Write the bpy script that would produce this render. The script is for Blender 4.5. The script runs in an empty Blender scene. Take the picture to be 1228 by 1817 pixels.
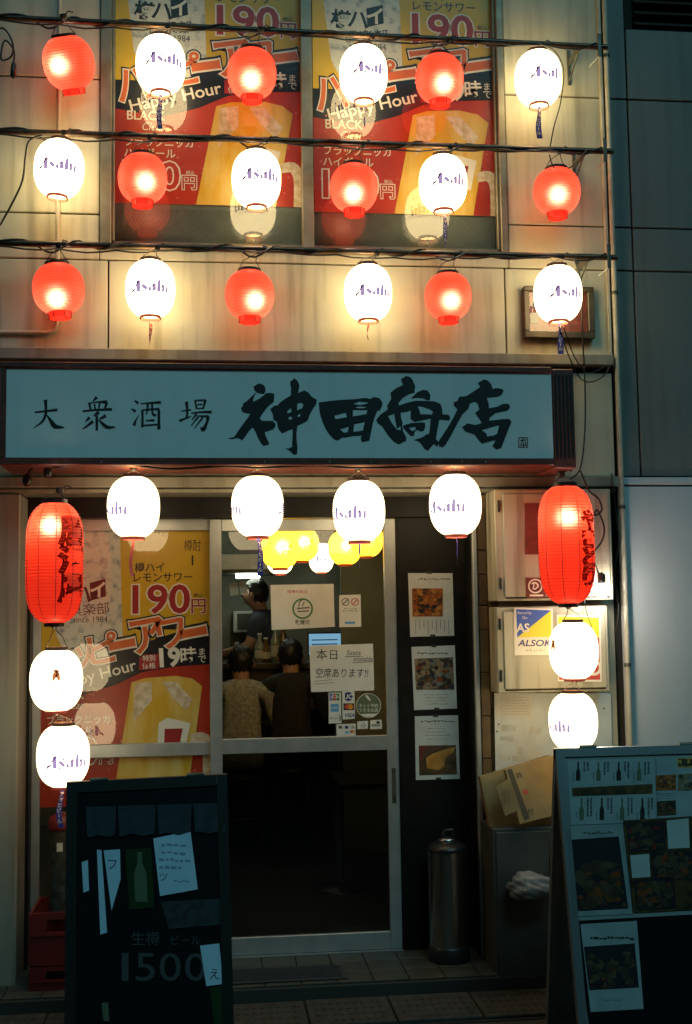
import bpy, bmesh, math, random
from mathutils import Vector, Matrix
random.seed(7)
R = math.radians
scene = bpy.context.scene
col = scene.collection

# ------------------------------------------------------------------ camera
F = 2100.0
CAM = Vector((0.0, -5.2, 1.55))
yaw, pitch, roll = R(6.6), R(5.1), 0.014
fwd = Vector((math.sin(yaw)*math.cos(pitch), math.cos(yaw)*math.cos(pitch), math.sin(pitch)))
rgt = Vector((math.cos(yaw), -math.sin(yaw), 0))
upv = rgt.cross(fwd)
rgt2 = rgt*math.cos(roll) - upv*math.sin(roll)
upv2 = upv*math.cos(roll) + rgt*math.sin(roll)
cd = bpy.data.cameras.new('camera')
cd.sensor_fit = 'VERTICAL'; cd.sensor_height = 36; cd.sensor_width = 36
cd.lens = F/1817*36; cd.clip_start = 0.05; cd.clip_end = 500
cam = bpy.data.objects.new('camera', cd); col.objects.link(cam)
m = Matrix((rgt2, upv2, -fwd)).transposed().to_4x4(); m.translation = CAM
cam.matrix_world = m
scene.camera = cam

# ------------------------------------------------------------------ world, moonless city night
w = bpy.data.worlds.new('World'); scene.world = w; w.use_nodes = True
wn = w.node_tree; bg = wn.nodes['Background']
sky = wn.nodes.new('ShaderNodeTexSky'); sky.sky_type = 'NISHITA'; sky.sun_disc = False
sky.sun_elevation = R(48); sky.sun_rotation = R(200)
mul = wn.nodes.new('ShaderNodeMix'); mul.data_type = 'RGBA'; mul.blend_type = 'MULTIPLY'; mul.inputs[0].default_value = 1
mul.inputs[7].default_value = (0.30, 1.0, 0.80, 1)
wn.links.new(sky.outputs[0], mul.inputs[6]); wn.links.new(mul.outputs[2], bg.inputs[0])
bg.inputs[1].default_value = 0.009
sd = bpy.data.lights.new('sun', 'SUN'); sd.energy = 0.74; sd.angle = R(25); sd.color = (0.28, 0.73, 0.84)
so = bpy.data.objects.new('sun', sd); col.objects.link(so)
so.rotation_euler = Vector((-0.25, 1.0, -0.95)).to_track_quat('-Z', 'Y').to_euler()
scene.view_settings.view_transform = 'Standard'; scene.view_settings.look = 'None'
scene.view_settings.exposure = 0; scene.view_settings.gamma = 1
scene.view_settings.use_curve_mapping = False
cy = scene.cycles
cy.max_bounces = 8; cy.diffuse_bounces = 3; cy.glossy_bounces = 4; cy.transmission_bounces = 5
cy.transparent_max_bounces = 16; cy.sample_clamp_indirect = 4; cy.use_denoising = True
cy.caustics_reflective = False; cy.caustics_refractive = False

# ------------------------------------------------------------------ pixel -> place
def ray(px, py):
    return fwd + rgt2*((px-614)/F) + upv2*((908.5-py)/F)
def P(px, py, y):
    d = ray(px, py); t = (y-CAM.y)/d.y
    return CAM + d*t
def depth(p): return (Vector(p)-CAM).dot(fwd)
def rect(px0, py0, px1, py1, y):
    mx, my = (px0+px1)/2, (py0+py1)/2
    return P(px0, my, y).x, P(px1, my, y).x, P(mx, py1, y).z, P(mx, py0, y).z
class Pl:
    """a plane in the place; at() puts a picture point on it, d metres proud"""
    def __init__(s, p, n): s.p = Vector(p); s.n = Vector(n).normalized()
    def at(s, px, py, d=0.0):
        r = ray(px, py); q = s.p + s.n*d
        return CAM + r*((q-CAM).dot(s.n)/r.dot(s.n))
def wall_plane(y): return Pl((0, y, 0), (0, -1, 0))
class Fr:
    """a frame in metres: at(u, v, d)"""
    def __init__(s, o, ux, uz, n): s.o, s.ux, s.uz, s.n = Vector(o), Vector(ux), Vector(uz), Vector(n)
    def at(s, u, v, d=0.0): return s.o + s.ux*u + s.uz*v + s.n*d

# ------------------------------------------------------------------ materials
MATS = {}
def mat(name, c, rough=0.6, metal=0.0, c2=None, scale=6.0, bump=0.0, amount=0.5, stretch=None, emit=None, estr=0.0, detail=4.0, spec=0.5, lo=0.35, hi=0.65):
    if name in MATS: return MATS[name]
    M = bpy.data.materials.new(name); M.use_nodes = True
    nt = M.node_tree; b = nt.nodes['Principled BSDF']
    b.inputs['Base Color'].default_value = (*c, 1); b.inputs['Roughness'].default_value = rough
    b.inputs['Metallic'].default_value = metal; b.inputs['Specular IOR Level'].default_value = spec
    if emit:
        b.inputs['Emission Color'].default_value = (*emit, 1); b.inputs['Emission Strength'].default_value = estr
    if c2 or bump:
        tc = nt.nodes.new('ShaderNodeTexCoord'); mp = nt.nodes.new('ShaderNodeMapping')
        if stretch: mp.inputs['Scale'].default_value = stretch
        nz = nt.nodes.new('ShaderNodeTexNoise'); nz.inputs['Scale'].default_value = scale; nz.inputs['Detail'].default_value = detail
        nt.links.new(tc.outputs['Object'], mp.inputs[0]); nt.links.new(mp.outputs[0], nz.inputs[0])
        if c2:
            cr = nt.nodes.new('ShaderNodeValToRGB')
            cr.color_ramp.elements[0].position = lo; cr.color_ramp.elements[1].position = hi
            cr.color_ramp.elements[0].color = (*c, 1); cr.color_ramp.elements[1].color = (*c2, 1)
            nt.links.new(nz.outputs[0], cr.inputs[0]); nt.links.new(cr.outputs[0], b.inputs['Base Color'])
        if bump:
            bp = nt.nodes.new('ShaderNodeBump'); bp.inputs['Strength'].default_value = bump; bp.inputs['Distance'].default_value = 0.01
            nt.links.new(nz.outputs[0], bp.inputs['Height']); nt.links.new(bp.outputs[0], b.inputs['Normal'])
    MATS[name] = M
    return M

def wall_material(name, c, dirt, rough=0.55, streak=0.55):
    """panel paint with rain streaks, blotches and fine relief"""
    M = bpy.data.materials.new(name); M.use_nodes = True
    nt = M.node_tree; N = nt.nodes; L = nt.links; b = N['Principled BSDF']; b.inputs['Roughness'].default_value = rough
    tc = N.new('ShaderNodeTexCoord')
    def noise(sc, scale, det):
        mp = N.new('ShaderNodeMapping'); mp.inputs['Scale'].default_value = sc
        nz = N.new('ShaderNodeTexNoise'); nz.inputs['Scale'].default_value = scale; nz.inputs['Detail'].default_value = det
        L.new(tc.outputs['Object'], mp.inputs[0]); L.new(mp.outputs[0], nz.inputs[0]); return nz
    a = noise((1, 1, 0.07), 16, 6); d = noise((1, 1, 1), 2.2, 5); e = noise((1, 1, 1), 40, 3)
    r1 = N.new('ShaderNodeValToRGB'); r1.color_ramp.elements[0].position = 0.50; r1.color_ramp.elements[1].position = 0.80
    r2 = N.new('ShaderNodeValToRGB'); r2.color_ramp.elements[0].position = 0.45; r2.color_ramp.elements[1].position = 0.75
    L.new(a.outputs[0], r1.inputs[0]); L.new(d.outputs[0], r2.inputs[0])
    ad = N.new('ShaderNodeMath'); ad.operation = 'MULTIPLY_ADD'; ad.inputs[1].default_value = streak; 
    m2 = N.new('ShaderNodeMath'); m2.operation = 'MULTIPLY'; m2.inputs[1].default_value = 0.35
    L.new(r1.outputs[0], ad.inputs[0]); L.new(r2.outputs[0], m2.inputs[0]); L.new(m2.outputs[0], ad.inputs[2])
    mx = N.new('ShaderNodeMix'); mx.data_type = 'RGBA'; mx.inputs[6].default_value = (*c, 1); mx.inputs[7].default_value = (*dirt, 1)
    L.new(ad.outputs[0], mx.inputs[0]); L.new(mx.outputs[2], b.inputs['Base Color'])
    bp = N.new('ShaderNodeBump'); bp.inputs['Strength'].default_value = 0.12; bp.inputs['Distance'].default_value = 0.004
    L.new(e.outputs[0], bp.inputs['Height']); L.new(bp.outputs[0], b.inputs['Normal'])
    MATS[name] = M
    return M

def glass_material(name, tint=(1, 1, 1), rough=0.02, ior=1.5):
    M = bpy.data.materials.new(name); M.use_nodes = True
    nt = M.node_tree; nt.nodes.clear(); N = nt.nodes; L = nt.links
    o = N.new('ShaderNodeOutputMaterial'); t = N.new('ShaderNodeBsdfTransparent'); g = N.new('ShaderNodeBsdfGlossy')
    t.inputs[0].default_value = (*tint, 1); g.inputs['Roughness'].default_value = rough
    # thin pane: the same grazing reflection from either side
    lw = N.new('ShaderNodeLayerWeight'); lw.inputs[0].default_value = 0.5
    pw = N.new('ShaderNodeMath'); pw.operation = 'POWER'; pw.inputs[1].default_value = 5.0; L.new(lw.outputs['Facing'], pw.inputs[0])
    fr = N.new('ShaderNodeMath'); fr.operation = 'MULTIPLY_ADD'; fr.inputs[1].default_value = 0.96; fr.inputs[2].default_value = ((ior-1)/(ior+1))**2; L.new(pw.outputs[0], fr.inputs[0])
    mx = N.new('ShaderNodeMixShader'); L.new(fr.outputs[0], mx.inputs[0]); L.new(t.outputs[0], mx.inputs[1]); L.new(g.outputs[0], mx.inputs[2])
    L.new(mx.outputs[0], o.inputs[0]); MATS[name] = M
    return M

def shade_material(name, c, strength, seen=0.0, bulb_rough=0.42, ribs=True):
    """lit paper: the paper glows evenly, and the bulb shows softly through it"""
    M = bpy.data.materials.new(name); M.use_nodes = True
    nt = M.node_tree; nt.nodes.clear(); N = nt.nodes; L = nt.links
    o = N.new('ShaderNodeOutputMaterial')
    em = N.new('ShaderNodeEmission'); em.inputs[0].default_value = (*c, 1); em.inputs[1].default_value = strength
    pb = N.new('ShaderNodeBsdfPrincipled'); pb.inputs['Base Color'].default_value = (min(1, c[0]*0.8), c[1]*0.8, c[2]*0.8, 1); pb.inputs['Roughness'].default_value = 0.35
    ad = N.new('ShaderNodeAddShader'); L.new(em.outputs[0], ad.inputs[0]); L.new(pb.outputs[0], ad.inputs[1])
    if seen > 0:
        tl = N.new('ShaderNodeBsdfTranslucent'); tl.inputs[0].default_value = (1.0, c[1]*1.5, c[2]*1.5, 1)
        m3 = N.new('ShaderNodeMixShader'); m3.inputs[0].default_value = 0.65; L.new(pb.outputs[0], m3.inputs[1]); L.new(tl.outputs[0], m3.inputs[2]); L.new(m3.outputs[0], ad.inputs[1])
        rf = N.new('ShaderNodeBsdfRefraction'); rf.inputs['Roughness'].default_value = bulb_rough; rf.inputs['IOR'].default_value = 1.4
        rf.inputs['Color'].default_value = (1.0, 0.36, 0.26, 1)
        mx = N.new('ShaderNodeMixShader'); mx.inputs[0].default_value = seen
        L.new(ad.outputs[0], mx.inputs[1]); L.new(rf.outputs[0], mx.inputs[2]); L.new(mx.outputs[0], o.inputs[0])
    else:
        L.new(ad.outputs[0], o.inputs[0])
    MATS[name] = M
    return M

def ink_material(name, c):
    """translucent ink on lit paper"""
    M = bpy.data.materials.new(name); M.use_nodes = True
    nt = M.node_tree; nt.nodes.clear(); N = nt.nodes
    o = N.new('ShaderNodeOutputMaterial'); t = N.new('ShaderNodeBsdfTransparent'); t.inputs[0].default_value = (*c, 1)
    nt.links.new(t.outputs[0], o.inputs[0]); MATS[name] = M
    return M
def lamp_material(name, c, s):
    M = bpy.data.materials.new(name); M.use_nodes = True
    nt = M.node_tree; nt.nodes.clear(); N = nt.nodes
    o = N.new('ShaderNodeOutputMaterial'); t = N.new('ShaderNodeEmission'); t.inputs[0].default_value = (*c, 1); t.inputs[1].default_value = s
    nt.links.new(t.outputs[0], o.inputs[0]); MATS[name] = M
    return M

wall_material('panel', (0.54, 0.52, 0.39), (0.10, 0.085, 0.05), streak=0.6)
wall_material('panel_cool', (0.15, 0.17, 0.165), (0.08, 0.09, 0.085), streak=0.7)
wall_material('lintel', (0.24, 0.23, 0.19), (0.13, 0.10, 0.06), streak=0.9)
wall_material('sheet_metal', (0.50, 0.56, 0.60), (0.36, 0.40, 0.42), rough=0.38, streak=0.25)
wall_material('box_paint', (0.46, 0.43, 0.32), (0.11, 0.08, 0.045), streak=1.0)
wall_material('sign_face', (0.84, 0.86, 0.85), (0.66, 0.69, 0.68), rough=0.35, streak=0.25)
glass_material('glass'); glass_material('glass_dark', (0.42, 0.46, 0.46), 0.03); glass_material('film', (0.97, 0.97, 0.97), 0.12)
shade_material('shade_white', (1.0, 0.78, 0.40), 7.6); shade_material('shade_low', (1.0, 0.78, 0.44), 4.8)
shade_material('shade_red', (1.0, 0.050, 0.022), 0.70, seen=0.28, bulb_rough=0.9)
shade_material('shade_long', (1.0, 0.055, 0.020), 0.42, seen=0.24, bulb_rough=0.9)
shade_material('shade_yellow', (1.0, 0.58, 0.03), 3.0, seen=0.22, bulb_rough=0.7)
ink_material('ink_purple', (0.085, 0.080, 0.27)); ink_material('ink_deep', (0.052, 0.048, 0.17)); ink_material('ink_faint_deep', (0.20, 0.22, 0.42)); ink_material('ink_faint', (0.36, 0.40, 0.62)); ink_material('ink_brown', (0.12, 0.05, 0.03)); ink_material('ink_black', (0.10, 0.07, 0.07))
lamp_material('bulb', (1.0, 0.80, 0.62), 46.0); lamp_material('bare_bulb', (1.0, 0.90, 0.78), 140.0)
lamp_material('tube_lamp', (0.88, 1.0, 0.78), 14.0); lamp_material('screen', (0.35, 0.72, 1.0), 0.55)
mat('bar', (0.055, 0.042, 0.035), 0.35, 0.6, (0.12, 0.07, 0.04), 30)
mat('cable', (0.015, 0.014, 0.013), 0.45)
mat('bracket', (0.14, 0.15, 0.13), 0.45, 0.7, (0.08, 0.07, 0.05), 25)
mat('pipe', (0.52, 0.50, 0.42), 0.4, 0.0, (0.40, 0.37, 0.28), 9)
mat('maroon', (0.17, 0.034, 0.022), 0.5, 0.0, (0.09, 0.022, 0.016), 30, bump=0.2)
mat('groove', (0.02, 0.018, 0.014), 0.9)
mat('ink', (0.008, 0.009, 0.010), 0.5)
mat('seal', (0.22, 0.05, 0.04), 0.6)
mat('alu', (0.45, 0.47, 0.46), 0.38, 0.55, (0.38, 0.40, 0.40), 14)
mat('frame_bronze', (0.23, 0.22, 0.17), 0.42, 0.5, (0.17, 0.15, 0.11), 12)
mat('frame_dark', (0.075, 0.065, 0.045), 0.4, 0.3, (0.05, 0.04, 0.03), 14); mat('black_wall', (0.006, 0.006, 0.006), 0.45, 0.0, (0.010, 0.009, 0.008), 20, spec=0.2)
mat('ring_dark', (0.05, 0.02, 0.02), 0.5); mat('ring_maroon', (0.30, 0.05, 0.05), 0.5); mat('ring_black', (0.02, 0.015, 0.015), 0.4)
mat('streamer_navy', (0.035, 0.04, 0.30), 0.6); mat('streamer_white', (0.75, 0.7, 0.62), 0.6); mat('streamer_red', (0.5, 0.1, 0.1), 0.6)
mat('paper', (0.70, 0.68, 0.60), 0.55, 0, (0.62, 0.60, 0.52), 8, bump=0.05); mat('paper_dark', (0.4, 0.38, 0.34), 0.6)
mat('p_yellow', (0.66, 0.43, 0.025), 0.35, 0, (0.55, 0.34, 0.02), 3); mat('p_red', (0.46, 0.040, 0.014), 0.35, 0, (0.34, 0.028, 0.012), 4)
mat('p_black', (0.012, 0.010, 0.012), 0.35); mat('p_white', (0.75, 0.70, 0.60), 0.4); mat('p_crimson', (0.33, 0.02, 0.02), 0.4); mat('p_orange', (0.62, 0.13, 0.03), 0.4)
mat('p_ice', (0.62, 0.62, 0.55), 0.35, 0, (0.22, 0.26, 0.28), 26, detail=6, lo=0.5, hi=0.72); mat('p_amber', (0.62, 0.36, 0.025), 0.35, 0, (0.70, 0.52, 0.18), 14, stretch=(1, 1, 0.25), lo=0.4, hi=0.68)
mat('p_foam', (0.72, 0.62, 0.48), 0.4, 0, (0.5, 0.36, 0.2), 30); mat('p_bubble', (0.55, 0.13, 0.07), 0.4)
mat('print_grey', (0.10, 0.10, 0.10), 0.6); mat('print_green', (0.05, 0.17, 0.05), 0.6); mat('print_red', (0.5, 0.06, 0.04), 0.6)
mat('print_blue', (0.04, 0.10, 0.42), 0.5); mat('print_sky', (0.08, 0.32, 0.62), 0.5); mat('print_yellow', (0.70, 0.62, 0.03), 0.5); mat('print_navy', (0.03, 0.03, 0.16), 0.5); mat('print_orange', (0.7, 0.25, 0.02), 0.5); mat('print_olive', (0.10, 0.13, 0.07), 0.5)
mat('food_fried', (0.42, 0.13, 0.03), 0.3, 0, (0.04, 0.03, 0.04), 34, detail=6, lo=0.45, hi=0.62); mat('food_grill', (0.28, 0.20, 0.10), 0.3, 0, (0.02, 0.03, 0.04), 26, detail=6, lo=0.45, hi=0.6)
mat('food_roll', (0.55, 0.30, 0.06), 0.35, 0, (0.40, 0.17, 0.03), 24); mat('food_dark', (0.035, 0.03, 0.02), 0.25, 0, (0.14, 0.08, 0.03), 22, detail=6); mat('food_red', (0.22, 0.03, 0.02), 0.3, 0, (0.05, 0.05, 0.03), 16)
mat('paper_stain', (0.46, 0.47, 0.42), 0.6, 0, (0.60, 0.60, 0.54), 20); mat('tape', (0.02, 0.02, 0.02), 0.6)
mat('cardboard', (0.30, 0.22, 0.095), 0.75, 0, (0.22, 0.155, 0.07), 10, bump=0.05); mat('cardboard_print', (0.06, 0.05, 0.03), 0.7)
mat('steel', (0.42, 0.42, 0.40), 0.28, 1.0, (0.32, 0.32, 0.31), 14, stretch=(1, 1, 0.1)); mat('black_plastic', (0.015, 0.015, 0.015), 0.35)
mat('crate_red', (0.16, 0.012, 0.010), 0.5, 0, (0.11, 0.01, 0.009), 9); mat('bag', (0.18, 0.20, 0.21), 0.4)
mat('cabinet', (0.065, 0.065, 0.055), 0.6, 0, (0.04, 0.04, 0.035), 5)
mat('tile_floor', (0.055, 0.055, 0.045), 0.55, 0, (0.035, 0.035, 0.028), 8, bump=0.1); mat('grout', (0.035, 0.035, 0.03), 0.9); mat('asphalt', (0.045, 0.045, 0.043), 0.8, 0, (0.03, 0.03, 0.03), 60, bump=0.5)
mat('concrete', (0.05, 0.047, 0.042), 0.8, 0, (0.03, 0.028, 0.025), 20, bump=0.3); mat('mat_rubber', (0.03, 0.035, 0.038), 0.7)
mat('board_black', (0.010, 0.011, 0.013), 0.22); mat('frame_black', (0.018, 0.016, 0.014), 0.35); mat('noren', (0.028, 0.042, 0.055), 0.8, 0, (0.016, 0.024, 0.032), 30); mat('reflection_blue', (0.62, 0.80, 0.95), 0.25, 0, (0.52, 0.70, 0.86), 12); mat('chalk', (0.06, 0.065, 0.07), 0.8); mat('bottle_green', (0.02, 0.05, 0.02), 0.2)
mat('smudge', (0.022, 0.03, 0.036), 0.6, 0, (0.010, 0.012, 0.014), 40, lo=0.45, hi=0.6); mat('reflection_mark', (0.24, 0.34, 0.46), 0.5); mat('alu_board', (0.38, 0.41, 0.43), 0.32, 0.75); mat('board_panel', (0.30, 0.34, 0.35), 0.5)
mat('menu_paper', (0.38, 0.44, 0.45), 0.4, 0, (0.30, 0.36, 0.37), 16)
mat('brown_tile', (0.15, 0.09, 0.035), 0.5, 0, (0.09, 0.055, 0.022), 9); mat('brown_tile_dark', (0.08, 0.05, 0.022), 0.5, 0, (0.05, 0.03, 0.015), 9)
mat('in_wall', (0.27, 0.28, 0.23), 0.7, 0, (0.19, 0.20, 0.16), 3); mat('in_ceiling', (0.30, 0.28, 0.22), 0.7, 0, (0.22, 0.2, 0.16), 3); mat('in_dark', (0.05, 0.05, 0.045), 0.7); mat('in_floor', (0.05, 0.045, 0.04), 0.6); mat('wood_dark', (0.06, 0.035, 0.02), 0.4, 0, (0.035, 0.02, 0.012), 12, stretch=(0.2, 1, 4))
mat('skin', (0.50, 0.28, 0.18), 0.5); mat('hair', (0.012, 0.010, 0.009), 0.45); mat('cloth_navy', (0.02, 0.03, 0.055), 0.85, 0, (0.015, 0.02, 0.04), 40); mat('cloth_grey', (0.58, 0.58, 0.54), 0.9, 0, (0.30, 0.30, 0.28), 45, detail=6, bump=0.4); mat('cloth_black', (0.014, 0.016, 0.022), 0.85, 0, (0.03, 0.03, 0.035), 30)
mat('far_wall', (0.10, 0.10, 0.095), 0.8, 0, (0.07, 0.07, 0.065), 2); mat('far_glass', (0.01, 0.012, 0.014), 0.1); mat('bottle_glass', (0.30, 0.32, 0.25), 0.08, 0.0); mat('bottle_amber', (0.16, 0.08, 0.02), 0.08); mat('wired', (0.14, 0.17, 0.15), 0.12, 0, (0.10, 0.12, 0.11), 5)

# ------------------------------------------------------------------ mesh builder
_txt = {}
def text_data(body, bold=0.0, shear=0.0):
    k = (body, bold, shear)
    if k not in _txt:
        c = bpy.data.curves.new('t', 'FONT'); c.body = body; c.offset = bold; c.shear = shear; c.resolution_u = 3
        o = bpy.data.objects.new('t', c); col.objects.link(o); bpy.context.view_layer.update()
        me = bpy.data.meshes.new_from_object(o.evaluated_get(bpy.context.evaluated_depsgraph_get()))
        vs = [(v.co.x, v.co.y) for v in me.vertices]; fs = [tuple(p.vertices) for p in me.polygons]
        bpy.data.objects.remove(o); bpy.data.curves.remove(c); bpy.data.meshes.remove(me)
        _txt[k] = (vs, fs)
    return _txt[k]
_base = {}
def text_box(body):
    vs, _ = text_data(body)
    xs = [v[0] for v in vs]; ys = [v[1] for v in vs]
    return min(xs), max(xs), min(ys), max(ys)

class MB:
    def __init__(s): s.v, s.f, s.m, s.mats, s.sm = [], [], [], [], []
    def mi(s, name):
        if name not in s.mats: s.mats.append(name)
        return s.mats.index(name)
    def face(s, pts, name, smooth=False):
        b = len(s.v); s.v += [tuple(p) for p in pts]; s.f.append(tuple(range(b, b+len(pts)))); s.m.append(s.mi(name)); s.sm.append(smooth)
    def grid(s, rows, name, close_u=False, smooth=True):
        b = len(s.v); n = len(rows[0]); k = s.mi(name)
        for r in rows: s.v += [tuple(p) for p in r]
        for i in range(len(rows)-1):
            for j in range(n if close_u else n-1):
                j2 = (j+1) % n
                s.f.append((b+i*n+j, b+i*n+j2, b+(i+1)*n+j2, b+(i+1)*n+j)); s.m.append(k); s.sm.append(smooth)
    def box(s, x0, x1, y0, y1, z0, z1, name, bev=0.0):
        bm = bmesh.new(); bmesh.ops.create_cube(bm, size=1)
        for v in bm.verts: v.co = Vector(((x0+x1)/2+v.co.x*(x1-x0), (y0+y1)/2+v.co.y*(y1-y0), (z0+z1)/2+v.co.z*(z1-z0)))
        if bev > 0: bmesh.ops.bevel(bm, geom=bm.edges[:], offset=bev, segments=1, affect='EDGES')
        s.bm(bm, name)
    def bm(s, bm, name, smooth=False, M=None):
        b = len(s.v); k = s.mi(name); bm.verts.index_update()
        for v in bm.verts: s.v.append(tuple(M @ v.co if M else v.co))
        for f in bm.faces: s.f.append(tuple(b+v.index for v in f.verts)); s.m.append(k); s.sm.append(smooth)
        bm.free()
    def obox(s, c, ax, ay, az, name):
        """box from its centre and three half axes"""
        c, ax, ay, az = map(Vector, (c, ax, ay, az))
        bm = bmesh.new(); bmesh.ops.create_cube(bm, size=2)
        for v in bm.verts: v.co = c + ax*v.co.x + ay*v.co.y + az*v.co.z
        bmesh.ops.recalc_face_normals(bm, faces=bm.faces[:])
        s.bm(bm, name)
    def tube(s, pts, r, name, n=8, caps=True, closed=False):
        pts = [Vector(p) for p in pts]; rows = []; N = len(pts)
        up = Vector((0, 0, 1)); prev = None
        for i, p in enumerate(pts):
            t = (pts[min(i+1, N-1)] - pts[max(i-1, 0)])
            if t.length < 1e-9: t = Vector((0, 0, 1))
            t.normalize()
            if prev is None:
                a = t.cross(up) if abs(t.dot(up)) < 0.95 else t.cross(Vector((1, 0, 0)))
            else: a = prev - t*prev.dot(t)
            a.normalize(); prev = a; b = t.cross(a)
            rr = r[i] if isinstance(r, (list, tuple)) else r
            rows.append([p + a*(math.cos(q)*rr) + b*(math.sin(q)*rr) for q in [2*math.pi*j/n for j in range(n)]])
        s.grid(rows, name, close_u=True)
        if caps:
            s.face(rows[0][::-1], name); s.face(rows[-1], name)
    def lathe(s, prof, name, n=24, c=(0, 0, 0), smooth=True, cap=False):
        c = Vector(c)
        rows = [[c + Vector((r*math.cos(2*math.pi*j/n), r*math.sin(2*math.pi*j/n), z)) for j in range(n)] for r, z in prof]
        s.grid(rows, name, close_u=True, smooth=smooth)
        if cap: s.face(rows[0][::-1], name); s.face(rows[-1], name)
    def poly(s, pts2, at, d, name): s.face([at(x, y, d) for x, y in pts2], name)
    def text(s, body, at, cx, cy, h, d, name, bold=0.0, rot=0.0, w=None, shear=0.0, down=False):
        """lettering centred on (cx, cy), h high (w wide); down: the frame's v axis points down"""
        vs, fs = text_data(body, bold, shear); x0, x1, y0, y1 = text_box(body)
        k = h/(y1-y0); kx = (w/(x1-x0)) if w else k
        b = len(s.v); mi = s.mi(name); ca, sa = math.cos(R(rot)), math.sin(R(rot))
        for x, y in vs:
            a, c = (x-(x0+x1)/2)*kx, (y-(y0+y1)/2)*k
            a, c = a*ca - c*sa, a*sa + c*ca
            s.v.append(tuple(at(cx+a, cy-c if down else cy+c, d)))
        for f in fs: s.f.append(tuple(b+i for i in f)); s.m.append(mi); s.sm.append(False)
    def strokes(s, sts, at, name, d0=0.001, dd=0.00015, X=lambda x, y: (x, y), k=1.0):
        for i, st in enumerate(sts):
            pts = smooth_stroke(st); L, Rr = [], []
            for j, (x, y, wd) in enumerate(pts):
                a = pts[max(j-1, 0)]; b = pts[min(j+1, len(pts)-1)]
                tx, ty = b[0]-a[0], b[1]-a[1]; l = math.hypot(tx, ty) or 1
                nx, ny = -ty/l*wd/2, tx/l*wd/2
                L.append(X(x+nx, y+ny)); Rr.append(X(x-nx, y-ny))
            for j in range(len(pts)-1):
                q = [L[j], L[j+1], Rr[j+1], Rr[j]]
                s.face([at(x, y, d0+dd*i) for x, y in q], name)
    def build(s, name, parent=None, weld=False):
        me = bpy.data.meshes.new(name); me.from_pydata(s.v, [], s.f)
        for n in s.mats: me.materials.append(MATS[n])
        me.polygons.foreach_set('material_index', s.m); me.polygons.foreach_set('use_smooth', s.sm); me.update()
        return obj(name, me, parent)
def smooth_stroke(st, n=4):
    if len(st) < 3:
        a, b = st[0], st[-1]
        return [tuple(a[k]+(b[k]-a[k])*t/3 for k in range(3)) for t in range(4)]
    out = []
    for i in range(len(st)-1):
        p0, p1, p2, p3 = st[max(i-1, 0)], st[i], st[i+1], st[min(i+2, len(st)-1)]
        for j in range(n):
            t = j/n
            out.append(tuple(0.5*(2*p1[k]+(p2[k]-p0[k])*t+(2*p0[k]-5*p1[k]+4*p2[k]-p3[k])*t*t+(3*p1[k]-p0[k]-3*p2[k]+p3[k])*t**3) for k in range(3)))
    out.append(tuple(st[-1])); return out
def obj(name, me, parent=None):
    o = bpy.data.objects.new(name, me); col.objects.link(o)
    if name in ('print', 'lettering', 'chalk_lettering'): o['kind'] = 'stuff'      # printing too fine to pick apart
    if parent: o.parent = parent
    return o
def tag(o, label, cat, group=None):
    o['label'] = label; o['category'] = cat
    if group: o['group'] = group
    return o
def thing(name, label, cat, loc=(0, 0, 0), group=None, scale=1.0, rotz=0.0):
    o = bpy.data.objects.new(name, None); col.objects.link(o); o.empty_display_size = 0.1
    o.location = loc; o.scale = (scale,)*3; o.rotation_euler = (0, 0, rotz)
    return tag(o, label, cat, group)
def structure(o): o['kind'] = 'structure'; return o
def bez(p, n=10):
    """smooth curve through points"""
    pts = [(*q, 0) if len(q) == 2 else q for q in p]
    return [Vector(q) for q in smooth_stroke([tuple(q) for q in pts], n)]
def filled(contours, at, d, thick, name, parent, material):
    """flat ink shape with holes from outlines (even-odd)"""
    c = bpy.data.curves.new('c', 'CURVE'); c.dimensions = '2D'; c.fill_mode = 'FRONT'
    for pts in contours:
        sp = c.splines.new('POLY'); sp.points.add(len(pts)-1); sp.use_cyclic_u = True
        for q, (x, y) in zip(sp.points, pts): q.co = (x, -y, 0, 1)
    o = bpy.data.objects.new('c', c); col.objects.link(o); bpy.context.view_layer.update()
    me = bpy.data.meshes.new_from_object(o.evaluated_get(bpy.context.evaluated_depsgraph_get()))
    bpy.data.objects.remove(o); bpy.data.curves.remove(c)
    mb = MB(); k = mb.mi(material)
    for v in me.vertices: mb.v.append(tuple(at(v.co.x, -v.co.y, d)))
    for p in me.polygons: mb.f.append(tuple(p.vertices)); mb.m.append(k); mb.sm.append(False)
    bpy.data.meshes.remove(me)
    return mb.build(name, parent)

# ================================================================== the building
FZ = P(560, 1690, 0.25).z                      # floor at the door
PZ = FZ - 0.07                                 # pavement
zt = 5.2
z1, z2, z3, z4 = P(80, 137, 0).z, P(80, 378, 0).z, P(280, 463, 0).z, P(300, 622, 0).z
xl, xa, xb, xc, xd, xe = -3.2, P(192, 540, 0).x, P(897, 540, 0).x, P(1083, 500, 0).x, P(1122, 400, 0).x, 5.5
wx0, wx1 = P(178, 300, 0).x, P(898, 300, 0).x
wz0 = P(540, 449, 0).z
z5 = P(1170, 846, 0).z
house = thing('bar_building', 'small bar building with cream panel walls, big poster windows and sliding glass door', 'building', (0, 0, FZ))
HO = Vector((0, 0, -FZ))
def hpart(mb, name, parent=house, lift=True):
    if lift: mb.v = [(a, b, c-FZ) for a, b, c in mb.v]
    return mb.build(name, parent)
g = 0.0035
def wall_panel(x0, x1, za, zb, m='panel', y=0.0, name='wall_panel'):
    mb = MB(); mb.box(x0+g, x1-g, y, y+0.03, za+g, zb-g, m, 0.003); return hpart(mb, name)
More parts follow.
